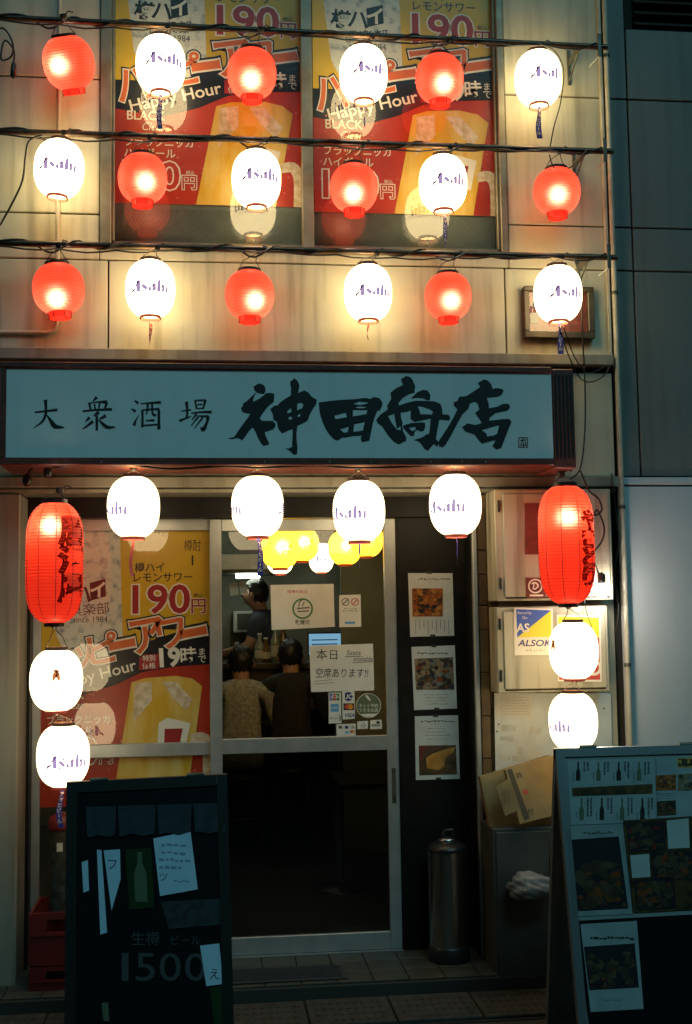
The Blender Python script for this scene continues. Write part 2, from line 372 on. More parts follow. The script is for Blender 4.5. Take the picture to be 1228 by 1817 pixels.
for za, zb in ((z3, z2), (z2, z1), (z1, zt)):
    wall_panel(xl, wx0, za, zb); wall_panel(wx1, xc, za, zb)
mb = MB(); mb.box(wx0, wx1, 0.0, 0.03, z3+g, wz0, 'panel', 0.003); hpart(mb, 'wall_panel')
for x0, x1 in ((xl, xa), (xa, xb), (xb, xc)): wall_panel(x0, x1, z4, z3)
for x0, x1 in ((xc, xd), (xd, xe)):
    for za, zb in ((z5, z3), (z3, z2), (z2, z1), (z1, P(1170, 52, 0).z if x0 == xd else zt)): wall_panel(x0, x1, za, zb, 'panel_cool', 0.004)
mb = MB(); mb.box(xl, xe, 0.075, 0.095, P(600, 872, 0).z, zt, 'groove')
hpart(mb, 'wall_backing')
# dark louvre high on the side wall
mb = MB(); lz = P(1170, 48, 0).z
mb.box(P(1100, 20, 0).x+0.03, xe, 0.03, 0.05, lz, zt, 'groove'); hpart(mb, 'louvre_backing')
for i in range(8):
    mb = MB(); mb.obox((xd+1.2, 0.012, lz+0.02+i*0.055), (1.15, 0, 0), (0, 0.016, 0.014), (0, 0.0012, -0.0014), 'groove'); hpart(mb, 'louvre_slat')
# lower right sheet-metal panels
zs = P(1170, 862, 0).z
mb = MB(); mb.box(P(1100, 855, 0).x, xe, -0.012, 0.02, zs+0.004, z5-0.004, 'sheet_metal', 0.003); hpart(mb, 'metal_panel')
mb = MB(); mb.box(P(1105, 1100, 0).x, xe, -0.004, 0.02, PZ, zs-0.004, 'sheet_metal', 0.003); hpart(mb, 'metal_panel')
# ledge above the sign, lintel below it
x5 = P(1083, 640, 0).x
mb = MB(); mb.box(xl, x5, -0.05, 0.03, P(500, 646, 0).z, z4-0.004, 'lintel', 0.004); hpart(mb, 'ledge')
mb = MB(); mb.box(xl, x5, -0.012, 0.03, P(500, 846, 0).z, P(500, 650, 0).z-0.02, 'panel', 0.003); hpart(mb, 'wall_panel')
mb = MB(); mb.box(xl, x5+0.01, -0.045, 0.03, P(500, 846, 0).z-0.05, P(500, 846, 0).z-0.004, 'lintel', 0.004); hpart(mb, 'lintel')
mb = MB(); mb.box(xl, x5, -0.015, 0.3, P(500, 874, 0).z, P(500, 846, 0).z-0.054, 'lintel', 0.003); hpart(mb, 'lintel')
# left pillar, opening, black wall, right pillar
hz = P(500, 876, 0).z
mb = MB(); mb.box(xl, P(33, 1200, -0.02).x, -0.02, 0.32, FZ-0.06, hz, 'lintel', 0.006); hpart(mb, 'pillar')
DY = 0.25
dx0, dx1, dz0, dz1 = P(55, 1300, DY).x, P(707, 1300, DY).x, FZ, P(420, 921, DY).z
mb = MB(); mb.box(P(33, 1200, -0.02).x, dx0, 0.20, 0.34, FZ, hz, 'black_wall'); hpart(mb, 'door_jamb')
mb = MB(); mb.box(dx0-0.02, P(852, 1200, 0.22).x, 0.19, 0.34, dz1+0.002, hz+0.05, 'black_wall'); hpart(mb, 'door_header')
bx1 = P(843, 1200, 0.05).x
mb = MB(); mb.box(dx1+0.002, bx1, 0.22, 0.34, FZ, dz1, 'black_wall'); hpart(mb, 'black_wall_panel')
mb = MB(); mb.box(bx1, bx1+0.020, 0.04, 0.075, FZ, hz, 'alu', 0.003); hpart(mb, 'corner_trim')
mb = MB(); mb.box(bx1, bx1+0.0235, 0.0755, 0.3, FZ, hz, 'black_wall'); hpart(mb, 'pillar_side')
rx0 = bx1+0.024; rx1 = P(1093, 1200, 0.05).x
mb = MB(); mb.box(rx0, P(1125, 1100, 0.05).x, 0.075, 0.32, PZ, hz, 'grout'); hpart(mb, 'pillar_core')
sx = P(884, 1100, 0.05).x
mb = MB(); mb.box(sx+0.004, rx1, 0.045, 0.074, PZ, hz-0.002, 'box_paint', 0.003); hpart(mb, 'wall_panel')
tw = (sx-rx0)/2
for c_ in range(2):
    z = FZ-0.02; k = 0
    while z < hz-0.03:
        h = random.choice((0.11, 0.14, 0.19)); za = min(z+h, hz)
        mb = MB(); d = random.uniform(0, 0.006); mb.box(rx0+c_*tw+0.0015, rx0+(c_+1)*tw-0.0015, 0.05-d, 0.074, z+0.0015, za-0.0015, random.choice(('brown_tile', 'brown_tile', 'brown_tile_dark')), 0.002)
        hpart(mb, 'wall_tile'); z = za

# upper windows
def frame_box(mb, a, b, m='frame_bronze', y0=-0.012, y1=0.05):
    mb.box(a[0], b[0], y0, y1, a[1], b[1], m, 0.003)
jw = P(203, 250, 0).x
mx0, mx1 = P(535, 250, 0).x, P(555, 250, 0).x
rj = P(880, 250, 0).x
gz = P(540, 434, 0).z
for wi, (a, b) in enumerate(((jw, mx0), (mx1, rj))):
    mb = MB()
    if wi == 0:
        frame_box(mb, (wx0, wz0), (jw-0.012, zt)); frame_box(mb, (jw-0.012, gz), (jw, zt), y0=0.012)
    else:
        frame_box(mb, (rj+0.012, wz0), (wx1, zt)); frame_box(mb, (rj, gz), (rj+0.012, zt), y0=0.012)
    frame_box(mb, ((wx0 if wi == 0 else mx1-0.03)+0.0, wz0-0.004) if False else (a, wz0), (b, gz-0.014), y0=-0.008)
    mb.box(a, b, 0.008, 0.05, gz-0.012, gz, 'frame_bronze')
    if wi == 0: frame_box(mb, (mx0, wz0), (mx1, zt), y0=-0.014)
    mb.box(a, b, -0.016, -0.009, wz0+0.012, wz0+0.018, 'bracket')
    win = hpart(mb, 'window')
    mb = MB(); mb.box(a, b, 0.022, 0.026, gz, zt, 'glass'); hpart(mb, 'pane', win)
    # wired glass strip behind, below the poster
    zb = P(400, 379, 0.05).z
    mb = MB(); mb.box(a, b, 0.056, 0.066, gz, zb+0.05, 'wired')
    n = int((b-a)/0.016)
    for i in range(-6, n):
        for sgn in (1, -1):
            q = a + i*0.016 + (0 if sgn > 0 else 0.10)
            p0, p1 = Vector((q, 0.0545, gz)), Vector((q+sgn*0.10, 0.0545, gz+0.17))
            lo, hi = a, b
            t0, t1 = 0, 1
            if p0.x < lo or p0.x > hi or p1.x < lo or p1.x > hi:
                ts = sorted(((lo-p0.x)/(p1.x-p0.x), (hi-p0.x)/(p1.x-p0.x))); t0, t1 = max(0, ts[0]), min(1, ts[1])
                if t1-t0 < 0.05: continue
            mb.tube([p0.lerp(p1, t0), p0.lerp(p1, t1)], 0.0007, 'bracket', 3, caps=False)
    hpart(mb, 'wired_glass', win)

# sliding doors
def door(px0, px1, py_top, rail, y, stl, str_, low='glass_dark'):
    x0, x1 = P(px0, 1300, y).x, P(px1, 1300, y).x; zt_ = P((px0+px1)/2, py_top, y).z
    r0, r1 = P((px0+px1)/2, rail[1], y).z, P((px0+px1)/2, rail[0], y).z
    mb = MB(); t = 0.018
    mb.box(x0, x0+stl, y-t, y+t, FZ+0.004, zt_, 'alu', 0.003); mb.box(x1-str_, x1, y-t, y+t, FZ+0.004, zt_, 'alu', 0.003)
    e = 0.002
    mb.box(x0+stl+0.0005, x1-str_-0.0005, y-t+e, y+t-e, zt_-0.055, zt_-0.001, 'alu', 0.002); mb.box(x0+stl+0.0005, x1-str_-0.0005, y-t+e, y+t-e, r0, r1, 'alu', 0.002)
    mb.box(x0+stl+0.0005, x1-str_-0.0005, y-t+e, y+t-e, FZ+0.005, FZ+0.082, 'alu', 0.002)
    o = hpart(mb, 'sliding_door')
    mb = MB(); mb.box(x0+stl, x1-str_, y-0.003, y+0.003, r1, zt_-0.055, 'glass'); hpart(mb, 'pane', o)
    mb = MB(); mb.box(x0+stl, x1-str_, y-0.003, y+0.003, FZ+0.082, r0, low); hpart(mb, 'pane', o)
    mb = MB(); hx = x1-str_*0.5; mb.box(hx-0.009, hx+0.009, y-t-0.004, y-t, r0-0.24, r0-0.08, 'bracket', 0.002); hpart(mb, 'handle', o)
    return o
LY, RY = 0.292, 0.25
door(57, 390, 921, (1320, 1343), LY, 0.036, 0.04, 'glass')
door(373, 707, 921, (1308, 1334), RY, 0.055, 0.055)
mb = MB(); mb.box(dx0, dx1, 0.222, 0.32, FZ-0.004, FZ+0.003, 'alu'); hpart(mb, 'door_track')

# ================================================================== ground
mb = MB(); mb.face([(-40, -45, PZ), (40, -45, PZ), (40, 0.3, PZ), (-40, 0.3, PZ)], 'asphalt'); structure(mb.build('pavement'))
mb = MB(); st0 = -0.20
mb.box(-2.6, rx1+0.1, st0, 0.25, PZ-0.03, FZ-0.010, 'grout', 0.006); step = structure(mb.build('doorstep'))
tx = 0.150; xs_ = P(404, 1715, 0).x - 14*tx
tm = MB(); tm.box(0.002, tx-0.002, 0.002, 0.146, 0, 0.008, 'tile_floor', 0.0015)
first = None
for i in range(int((rx1+0.05-xs_)/tx)):
    for j in range(3):
        if first is None: o = tm.build('floor_tile', step); first = o.data
        else: o = obj('floor_tile', first, step)
        o.location = (xs_+i*tx, st0+0.004+j*0.148, FZ-0.0095+random.uniform(-0.0006, 0.0006))
# gutter covers
gc0 = P(545, 1775, -0.4).x; gw = 0.34
mb = MB(); mb.box(0.004, gw-0.004, 0, 0.30, 0, 0.03, 'concrete', 0.004)
for i in range(9):
    for j in range(4): mb.box(0.03+i*0.032, 0.048+i*0.032, 0.03+j*0.065, 0.075+j*0.065, 0.0295, 0.033, 'concrete', 0.001)
gm = None
gut = MB(); gut.box(gc0-6*gw, gc0+6*gw, -0.56, -0.22, PZ-0.02, PZ+0.004, 'groove'); gut = structure(gut.build('gutter'))
for i in range(-6, 6):
    if gm is None: o = mb.build('gutter_cover', gut); gm = o.data
    else: o = obj('gutter_cover', gm, gut)
    o.location = (gc0+i*gw, -0.54, PZ-0.012+random.uniform(-0.002, 0.002))
# door mat
mb = MB(); q0, q1 = P(455, 1730, -0.05).x - 0.15, P(612, 1730, -0.05).x
mb.box(q0, q1, -0.165, 0.02, FZ, FZ+0.008, 'mat_rubber', 0.003)
for i in range(12): mb.box(q0+0.02, q1-0.02, -0.155+i*0.0145, -0.149+i*0.0145, FZ+0.0075, FZ+0.0105, 'mat_rubber')
tag(mb.build('door_mat'), 'dark ribbed rubber mat on the tiled doorstep', 'mat')

# ================================================================== signboard
SY = -0.34
sp = wall_plane(SY)
sx0, sx1, sz0, sz1 = rect(11, 657, 980, 813, SY)
sign = thing('signboard', 'long pale blue signboard with black brush lettering in a dark red frame', 'sign', ((sx0+sx1)/2, SY, sz0))
SO = Vector(sign.location)
def spart(mb, name, parent=sign):
    mb.v = [tuple(Vector(v)-SO) for v in mb.v]; return mb.build(name, parent)
sat = lambda x, y, d=0: sp.at(x, y, d)-SO
fw, fb = 0.024, 0.030
ex = P(1019, 735, SY).x
mb = MB(); mb.box(sx0, sx1, SY, SY+0.015, sz0, sz1, 'sign_face'); spart(mb, 'sign_panel')
mb = MB()
mb.box(sx0-fw, sx1, SY-0.012, -0.055, sz1, sz1+fw, 'maroon', 0.003); mb.box(sx0-fw, sx1, SY-0.012, -0.055, sz0-fb, sz0, 'maroon', 0.003)
mb.box(sx0-fw, sx0, SY-0.011, -0.055, sz0+0.0005, sz1-0.0005, 'maroon', 0.003); mb.box(sx0-0.02, sx1, -0.07, -0.056, sz0, sz1, 'maroon')
spart(mb, 'frame')
mb = MB(); mb.box(sx1+0.0005, ex, SY-0.006, -0.055, sz0-fb-0.012, sz1+fw*0.7, 'maroon', 0.004)
for i in range(5): mb.box(sx1+0.012+i*0.017, sx1+0.020+i*0.017, SY-0.010, SY-0.005, sz0, sz1-0.01, 'ring_black')
spart(mb, 'end_cap')
S = 1228/170
def Z(ox, oy, pts): return [(ox+x/S, oy+y/S) for x, y in pts]
kami = [[(358,190),(430,145),(490,165),(515,210),(512,255),(490,283),(440,275),(400,262),(375,235)],
 [(390,264),(330,320),(270,378),(230,400),(220,440),(198,465),(218,510),(260,528),(318,535),(300,570),(240,650),(180,730),(110,835),(40,850),(60,858),(110,858),(150,846),(195,862),(205,878),(240,850),(300,760),(350,710),(385,760),(420,850),(455,910),(492,950),(520,938),(565,925),(545,880),(515,820),(505,770),(560,755),(615,735),(645,690),(640,660),(605,625),(530,628),(465,622),(440,590),(480,530),(530,460),(570,420),(620,385),(630,280),(590,270),(525,270),(490,300),(430,345),(360,380),(355,360),(375,300),(396,272)],
 [(885,80),(830,130),(842,200),(840,300),(780,335),(700,390),(670,430),(630,430),(575,475),(610,545),(615,610),(660,640),(680,730),(725,788),(790,760),(860,730),(862,800),(855,900),(855,960),(820,978),(765,985),(815,1000),(850,1035),(880,1062),(920,1050),(925,960),(915,880),(910,790),(925,690),(1000,655),(1055,620),(1085,540),(1130,460),(1165,410),(1172,355),(1110,320),(1060,260),(1010,235),(970,255),(930,268),(950,170),(925,115)],
 [(838,460),(795,500),(795,530),(850,512)],[(920,410),(920,490),(985,465),(1000,420),(980,395),(950,395)],[(810,578),(815,612),(855,605),(852,570)],[(930,545),(925,578),(958,572),(962,535)]]
den = [[(40,390),(240,365),(400,352),(480,350),(640,332),(700,345),(750,320),(820,335),(858,390),(855,430),(825,495),(795,495),(755,590),(735,660),(715,760),(690,880),(660,885),(600,900),(578,855),(590,815),(480,822),(380,840),(340,840),(290,878),(240,865),(180,805),(130,730),(90,640),(55,530)],
 [(240,560),(390,520),(402,580),(255,605)],[(480,486),(665,487),(650,540),(478,570)],[(480,410),(560,378),(668,388),(668,404),(570,424)],[(500,452),(560,440),(650,446),(640,462),(560,466)],[(495,670),(630,640),(608,750),(485,768)],[(312,735),(425,700),(412,772),(362,778)]]
sho = [[(438,50),(372,95),(400,165),(300,215),(240,265),(248,345),(195,430),(205,478),(110,545),(55,615),(80,660),(130,695),(200,800),(280,890),(345,928),(440,880),(440,840),(400,760),(388,700),(392,650),(375,590),(368,520),(440,510),(500,490),(495,600),(550,640),(640,620),(755,595),(745,700),(735,790),(700,800),(640,840),(540,870),(600,890),(640,930),(670,980),(720,1010),(750,970),(795,920),(840,955),(860,900),(820,860),(840,740),(865,610),(990,618),(1005,590),(985,550),(940,545),(905,540),(900,470),(880,410),(800,375),(700,372),(560,368),(430,400),(345,430),(345,390),(400,330),(480,280),(545,265),(555,180),(520,100),(490,65)],
 [(205,565),(285,535),(305,640),(320,735),(365,690),(372,745),(320,742),(260,660)],[(585,440),(640,440),(740,475),(785,505),(770,545),(620,540),(610,490)],
 [(500,340),(580,260),(650,230),(710,235),(750,290),(745,355),(710,366),(660,335),(580,330)],
 [(396,688),(500,655),(640,645),(680,650),(685,700),(665,755),(620,760),(580,740),(545,770),(545,815),(500,820),(440,760),(402,715)],[(470,715),(560,700),(560,740),(515,758)]]
ten = [[(570,95),(492,140),(525,190),(420,260),(340,310),(250,318),(230,370),(180,390),(185,430),(230,475),(180,580),(100,720),(0,870),(-15,900),(-5,950),(40,965),(80,930),(150,810),(230,660),(290,550),(370,470),(390,405),(450,378),(490,400),(510,480),(458,525),(520,610),(540,655),(460,680),(360,658),(290,705),(330,760),(450,800),(500,870),(545,918),(640,890),(720,870),(680,950),(735,995),(795,970),(840,850),(890,720),(925,640),(890,600),(800,605),(640,625),(640,590),(720,525),(870,495),(905,460),(890,410),(820,405),(740,445),(635,465),(630,400),(605,330),(750,315),(800,290),(822,240),(800,215),(720,205),(680,218),(665,160),(620,110)],
 [(540,745),(640,715),(765,680),(740,790),(700,815),(610,825),(600,790)]]
for i, (ch, ox) in enumerate(((kami, 400), (den, 560), (sho, 660), (ten, 780))):
    filled([Z(ox, 660, c) for c in ch], sat, 0.0012+i*0.0002, 0, 'brush_character', sign, 'ink')
small = {(50, 0): [[(85,300,22),(230,285,26),(375,268,36)],[(222,140,50),(228,250,34),(222,330,36),(180,420,28),(70,500,8)],[(235,330,12),(290,410,45),(345,480,60),(460,495,14)]],
 (50, 1): [[(880,105,45),(830,160,12)],[(765,185,14),(900,168,20),(1010,170,50)],[(785,185,30),(800,265,26)],[(850,190,22),(860,262,22)],[(915,180,22),(905,258,20)],[(1010,170,35),(985,250,30)],[(700,285,24),(860,270,22),(1075,260,34)],[(905,295,45),(840,345,14)],[(785,365,40),(735,420,12)],[(880,340,30),(880,430,36),(880,530,32)],[(830,415,40),(760,470,26),(695,515,8)],[(995,340,44),(915,385,14)],[(905,390,10),(960,450,36),(1020,490,40),(1115,485,10)]],
 (220, 0): [[(135,150,16),(185,185,40)],[(95,255,14),(150,290,40)],[(190,335,8),(150,410,24),(130,470,44)],[(215,190,14),(350,178,24),(475,172,36)],[(305,195,28),(300,270,24),(285,330,12)],[(360,195,26),(365,300,24),(385,335,30),(415,330,24)],[(235,270,30),(238,380,30),(235,490,34)],[(230,272,16),(400,258,24),(455,260,40)],[(448,270,36),(448,400,34),(448,515,44)],[(280,405,12),(390,400,26)],[(240,468,18),(430,455,20)]],
 (220, 1): [[(735,285,14),(860,268,22)],[(800,165,44),(812,270,30),(805,385,30)],[(710,410,36),(860,350,10)],[(910,145,22),(935,255,24)],[(905,148,16),(1050,142,22)],[(1045,142,36),(1015,255,24)],[(940,200,14),(1010,195,14)],[(940,250,14),(1015,245,14)],[(865,310,14),(1000,295,22),(1125,295,34)],[(930,320,30),(870,395,10)],[(940,345,12),(1085,350,30)],[(1080,350,45),(1060,440,34),(1015,520,50),(985,490,14)],[(950,360,24),(860,470,8)],[(1010,365,24),(905,500,8)]]}
for (ox, k), sts in small.items():
    mb = MB(); mb.strokes([[(ox+x/S, 690+y/S, wd/S) for x, y, wd in st] for st in sts], sat, 'ink'); mb.build('brush_character', sign)
mb = MB(); so_ = (780, 660)
for a in ([(1012,842,10),(1130,842,10)],[(1012,964,10),(1130,964,10)],[(1016,842,10),(1016,964,10)],[(1128,842,10),(1128,964,10)],[(1035,880,14),(1110,870,14)],[(1070,850,14),(1060,900,12),(1030,930,10)],[(1075,905,12),(1075,955,12)],[(1095,890,12),(1115,945,12)],[(1035,940,12),(1110,935,12)]):
    mb.strokes([[(780+x/S, 660+y/S, wd/S) for x, y, wd in a]], sat, 'seal', d0=0.0012+random.uniform(0, 0.0006))
mb.build('seal_stamp', sign)
# screws and cable ties along the lower frame
for px in (180, 470, 585, 658, 765, 820, 862):
    mb = MB(); p = P(px, 819, SY-0.014); mb.lathe([(0.0, 0), (0.004, 0.0005), (0.004, 0.003)], 'alu', 8); mb.v = [tuple(p-SO+Vector((v[0], -v[2], v[1]))) for v in mb.v]; mb.build('screw', sign)

# ================================================================== lantern bars
BY = -0.168
bars = {}
for key, (l, r, word) in {'t': ((0, 31), (1078, 84), 'top'), 'm': ((0, 233), (1088, 269), 'middle'), 'b': ((0, 431), (1095, 457), 'bottom')}.items():
    a, b = P(*l, BY), P(*r, BY); d = (b-a); a2 = a - d*0.45
    bars[key] = (a, b)
    root = thing('lantern_bar', f'dark iron lantern bar wrapped in black cable, the {word} one of three', 'bar', b, 'lantern bars across the facade')
    mb = MB(); mb.tube([a2-b, a-b, (a+b)/2-b, Vector((0, 0, 0))], 0.0135, 'bar', 10); mb.build('pole', root)
    pts = []
    n = 150
    for i in range(n+1):
        t = -0.45 + 1.43*i/n; c = a + d*t - b
        ph = i*0.55 + 1.3*math.sin(i*0.21)
        sag = 0.020*max(0, math.sin(i*0.37))**2
        pts.append(c + Vector((0, -0.017*math.cos(ph), 0.017*math.sin(ph)-sag)))
    mb = MB(); mb.tube(pts, 0.0045, 'cable', 5); mb.build('cable', root)
    pts = [a + d*(-0.45+1.40*i/60) - b + Vector((0, -0.014-0.004*math.sin(i*1.9), -0.016-0.012*abs(math.sin(i*0.83+len(word)))-0.01*math.sin(i*0.31))) for i in range(61)]
    mb = MB(); mb.tube(pts, 0.004, 'cable', 5); mb.build('cable', root)
    for k, t in enumerate((0.955, -0.3, 0.985)):
        c = a + d*t - b; mb = MB(); wy = -BY + c.y*0 - (a+d*t).y + BY
        y0 = -(a+d*t).y        # distance back to the wall
        if k < 2:
            mb.box(c.x-0.018, c.x-0.002, y0-0.008, y0-0.001, c.z-0.11, c.z+0.06, 'bracket', 0.002)
            mb.box(c.x-0.014, c.x-0.006, 0.010, y0-0.006, c.z-0.022, c.z+0.014, 'bracket', 0.002)
            mb.tube([(c.x-0.010, y0-0.008, c.z-0.09), (c.x-0.010, 0.03, c.z-0.02)], 0.0045, 'bracket', 6)
        else:
            mb.box(c.x-0.011, c.x+0.006, -0.020, -0.014, c.z-0.055, c.z+0.055, 'bracket', 0.002)
            mb.tube([(c.x, -0.017, c.z-0.045), (c.x-0.03, 0.05, c.z-0.07)], 0.003, 'alu', 5)
        mb.build('bracket', root)
def bar_at(key, px):
    a, b = bars[key]; t = (px-(0))/( {'t':1078,'m':1088,'b':1095}[key]); return a+(b-a)*t

# ================================================================== lanterns
def prof_white(z): return max(1e-3, 1-abs(z/1.216)**2.4)**(1/2.4)
def prof_red(z): return max(1e-3, 1-abs(z/1.05)**2.2)**(1/2.2)
def prof_long(z): return max(1e-3, 1-abs(z/2.2)**4.5)**0.5
def shade_mesh(prof, zm, ribs, m, n=40):
    mb = MB(); rows = []; k = ribs*3
    for i in range(k+1):
        z = -zm + 2*zm*i/k; r = prof(z)*(1+0.014*math.cos(2*math.pi*i/3))
        rows.append((r, z))
    mb.lathe(rows, m, n); return mb
def ring_mesh(r, z0, z1, m, lip=0.03):
    mb = MB(); mb.lathe([(r-lip, z0), (r+lip*0.5, z0), (r+lip*0.5, z1), (r-lip, z1), (r-lip, z0)], m, 28, smooth=False); return mb
def data(mb, name):
    o = mb.build(name); d = o.data; bpy.data.objects.remove(o); return d
def bulb_data(m, r=0.26):
    mb = MB(); mb.lathe([(0.002, r*1.2)]+[(r*math.sin(math.pi*i/8), r*math.cos(math.pi*i/8)) for i in range(1, 8)]+[(0.002, -r)], m, 12); return data(mb, 'bulb')
A20 = 20.47
def on_shade(prof, turn=0.0, off=0.030):
    def at(s, t, d=0.0):
        r = prof(t)+off+d; ph = s+turn
        return Vector((r*math.sin(ph), -r*math.cos(ph), t))
    return at
asahi = [[(0,960,60),(90,850,26),(200,660,40),(270,540,26)],[(228,590,100),(225,760,110),(222,950,100)],[(20,910,80),(140,845,24)],
 [(345,740,80),(420,810,90),(495,885,76)],[(430,690,30),(485,672,70)],[(330,930,50),(385,945,60)],
 [(600,800,40),(575,880,70),(620,920,60)],[(735,680,60),(715,800,90),(715,930,90)],[(640,780,20),(700,720,40)],
 [(880,550,60),(860,740,92),(860,945,92)],[(930,790,20),(985,720,60),(995,820,72),(990,930,72)],[(1100,640,40),(1135,590,40)],[(1120,700,50),(1110,830,72),(1110,945,72)]]
def lx(x): return 1.12*math.asin(max(-0.95, min(0.95, (240+x/A20-269)/43)))
def lz_(y): return (515-(470+y/A20))/43*1.1-0.33
def asahi_mesh(ink='ink_purple', faint='ink_faint', fat=1.25):
    mb = MB(); at = on_shade(prof_white)
    st = [[(lx(x), lz_(y), wd/A20/43*fat) for x, y, wd in q] for q in asahi]
    mb.strokes(st, at, ink, d0=0.0, dd=0.0006)
    for i in range(15):
        if i in (3, 8, 11): continue
        u = -0.62+i*0.09; z = 0.30+0.22*math.cos(u*1.9)
        mb.strokes([[(u, z, 0.03), (u+0.05, z-0.02*u, 0.05)]], at, faint, d0=0.0)
    for i in range(6): mb.strokes([[(-0.25+i*0.09, -0.45, 0.02), (-0.19+i*0.09, -0.45, 0.02)]], at, faint, d0=0.0)
    return data(mb, 'lettering')
def highball_mesh():
    mb = MB(); at = on_shade(prof_white)
    mb.text('ブラックニッカ', at, 0.0, -0.14, 0.13, 0, 'ink_brown', w=0.85, bold=0.03)
    mb.text('ハイボール', at, 0.02, -0.36, 0.14, 0, 'ink_brown', w=0.5, bold=0.03)
    mb.strokes([[(-0.2, -0.52, 0.02), (0.22, -0.52, 0.02)]], at, 'ink_brown', d0=0.0)
    # plain ornament above the words
    mb.strokes([[(-0.12, 0.02, 0.05), (0.0, 0.30, 0.22), (0.12, 0.02, 0.05)], [(-0.10, 0.42, 0.10), (0.10, 0.36, 0.12)]], at, 'ink_brown', d0=0.0, dd=0.003)
    return data(mb, 'lettering')
D = {}
D['w_shade'] = data(shade_mesh(prof_white, 1.15, 30, 'shade_white'), 'shade')
D['wl_shade'] = data(shade_mesh(prof_white, 1.15, 30, 'shade_low'), 'shade')
D['r_shade'] = data(shade_mesh(prof_red, 0.95, 22, 'shade_red'), 'shade')
D['l_shade'] = data(shade_mesh(prof_long, 2.15, 40, 'shade_long'), 'shade')
D['y_shade'] = data(shade_mesh(prof_red, 0.97, 20, 'shade_yellow', 28), 'shade')
D['w_top'] = data(ring_mesh(0.42, 1.13, 1.27, 'ring_dark'), 'top_ring'); D['w_bot'] = data(ring_mesh(0.42, -1.26, -1.13, 'ring_maroon'), 'bottom_ring')
D['r_top'] = data(ring_mesh(0.47, 0.93, 1.06, 'ring_black'), 'top_ring')
mb = ring_mesh(0.40, -1.18, -0.96, 'shade_red', 0.02)
for i in range(6):
    q = i*math.pi/3; mb.tube([(0.43*math.cos(q), 0.43*math.sin(q), -0.95), (0.43*math.cos(q), 0.43*math.sin(q), -1.20)], 0.022, 'ring_maroon', 5)
D['r_bot'] = data(mb, 'bottom_ring')
D['l_top'] = data(ring_mesh(0.42, 2.10, 2.24, 'ring_black', 0.05), 'top_ring'); D['l_bot'] = data(ring_mesh(0.33, -2.27, -2.12, 'ring_black', 0.05), 'bottom_ring')
D['bulb'] = bulb_data('bulb'); D['letters'] = asahi_mesh(); D['letters_row'] = asahi_mesh('ink_deep', 'ink_faint_deep', 1.5); D['nikka'] = highball_mesh()
mb = MB()
for i in range(10):
    q = i*math.pi/5+0.17
    mb.tube([(1.004*prof_long(z)*math.sin(q), -1.004*prof_long(z)*math.cos(q), z) for z in [-2.12+4.24*j/28 for j in range(29)]], 0.014, 'ring_maroon', 4, caps=False)
D['seams'] = data(mb, 'rib_lines')

def hoops(prof, zm, n, m, r=0.011):
    mb = MB()
    for i in range(n):
        z = -zm+2*zm*(i+0.5)/n; q = prof(z)*1.012
        rows_ = [[(cc*math.cos(a), cc*math.sin(a), zz) for a in [2*math.pi*j/32 for j in range(32)]] for cc, zz in ((q, z-r), (q+r*0.8, z), (q, z+r))]
        mb.grid(rows_, m, close_u=True)
    return data(mb, 'hoops')
mat('hoop_red', (0.30, 0.02, 0.012), 0.5)
D['r_hoops'] = hoops(prof_red, 0.95, 17, 'hoop_red', 0.007); D['l_hoops'] = hoops(prof_long, 2.15, 36, 'hoop_red', 0.006)
def child(name, d, parent, loc=(0, 0, 0), rz=0.0):
    o = obj(name, d, parent); o.location = loc; o.rotation_euler = (0, 0, rz); return o
def streamer(parent, z0, length, width, m, tw, letters=True, sway=0.0):
    """paper tail hanging from the bottom ring, with vertical lettering on its face"""
    mb = MB(); rows = []; n = 14
    def at(u, v, d=0.0):
        t = v/length; a = tw + 0.5*math.sin(t*5+tw*3)
        c = Vector((sway*math.sin(t*2.6)*0.25 + 0.02*math.sin(t*7), 0, z0 - v))
        side = Vector((math.cos(a), math.sin(a), 0)); nn = Vector((math.sin(a), -math.cos(a), 0))
        return c + side*u + nn*d
    for i in range(n+1): rows.append([at(-width/2, length*i/n, 0), at(width/2, length*i/n, 0)])
    mb.grid(rows, m)
    if letters:
        for i, ch in enumerate('アサヒビール'):
            if ch == 'ー': mb.poly([(-0.02, length*(0.16+i*0.135)-0.06), (0.02, length*(0.16+i*0.135)-0.06), (0.02, length*(0.16+i*0.135)+0.06), (-0.02, length*(0.16+i*0.135)+0.06)], at, 0.012, 'streamer_white'); continue
            mb.text(ch, at, 0, length*(0.16+i*0.135), min(0.15, length*0.11), 0.012, 'streamer_white', bold=0.02, down=True)
    mb.tube([(0, 0, z0+0.25), (0, 0, z0)], 0.01, 'cable', 4)
    return mb.build('streamer', parent)
def hanger(parent, r, base, top, ringr, ringz):
    """wire bail from the top ring to a lamp holder under the bar"""
    t = (top-base)/r; mb = MB()
    s = Vector((t.x, t.y, max(ringz+0.25, t.z)))
    for sg in (1, -1):
        mb.tube([(sg*ringr, 0, ringz), (sg*ringr*0.55, 0, ringz+(s.z-ringz)*0.55), s], 0.018, 'cable', 4)
    mb.tube([s+Vector((0, 0, -0.05)), s+Vector((0, 0, 0.06)), s+Vector((0, 0, 0.20))], [0.06, 0.16, 0.13], 'cable', 8)
    mb.tube([s+Vector((0.05, 0, 0.1)), s+Vector((0.22, -0.12, 0.26)), s+Vector((0.40, -0.04, 0.20))], 0.03, 'cable', 5)
    mb.build('hanger', parent)
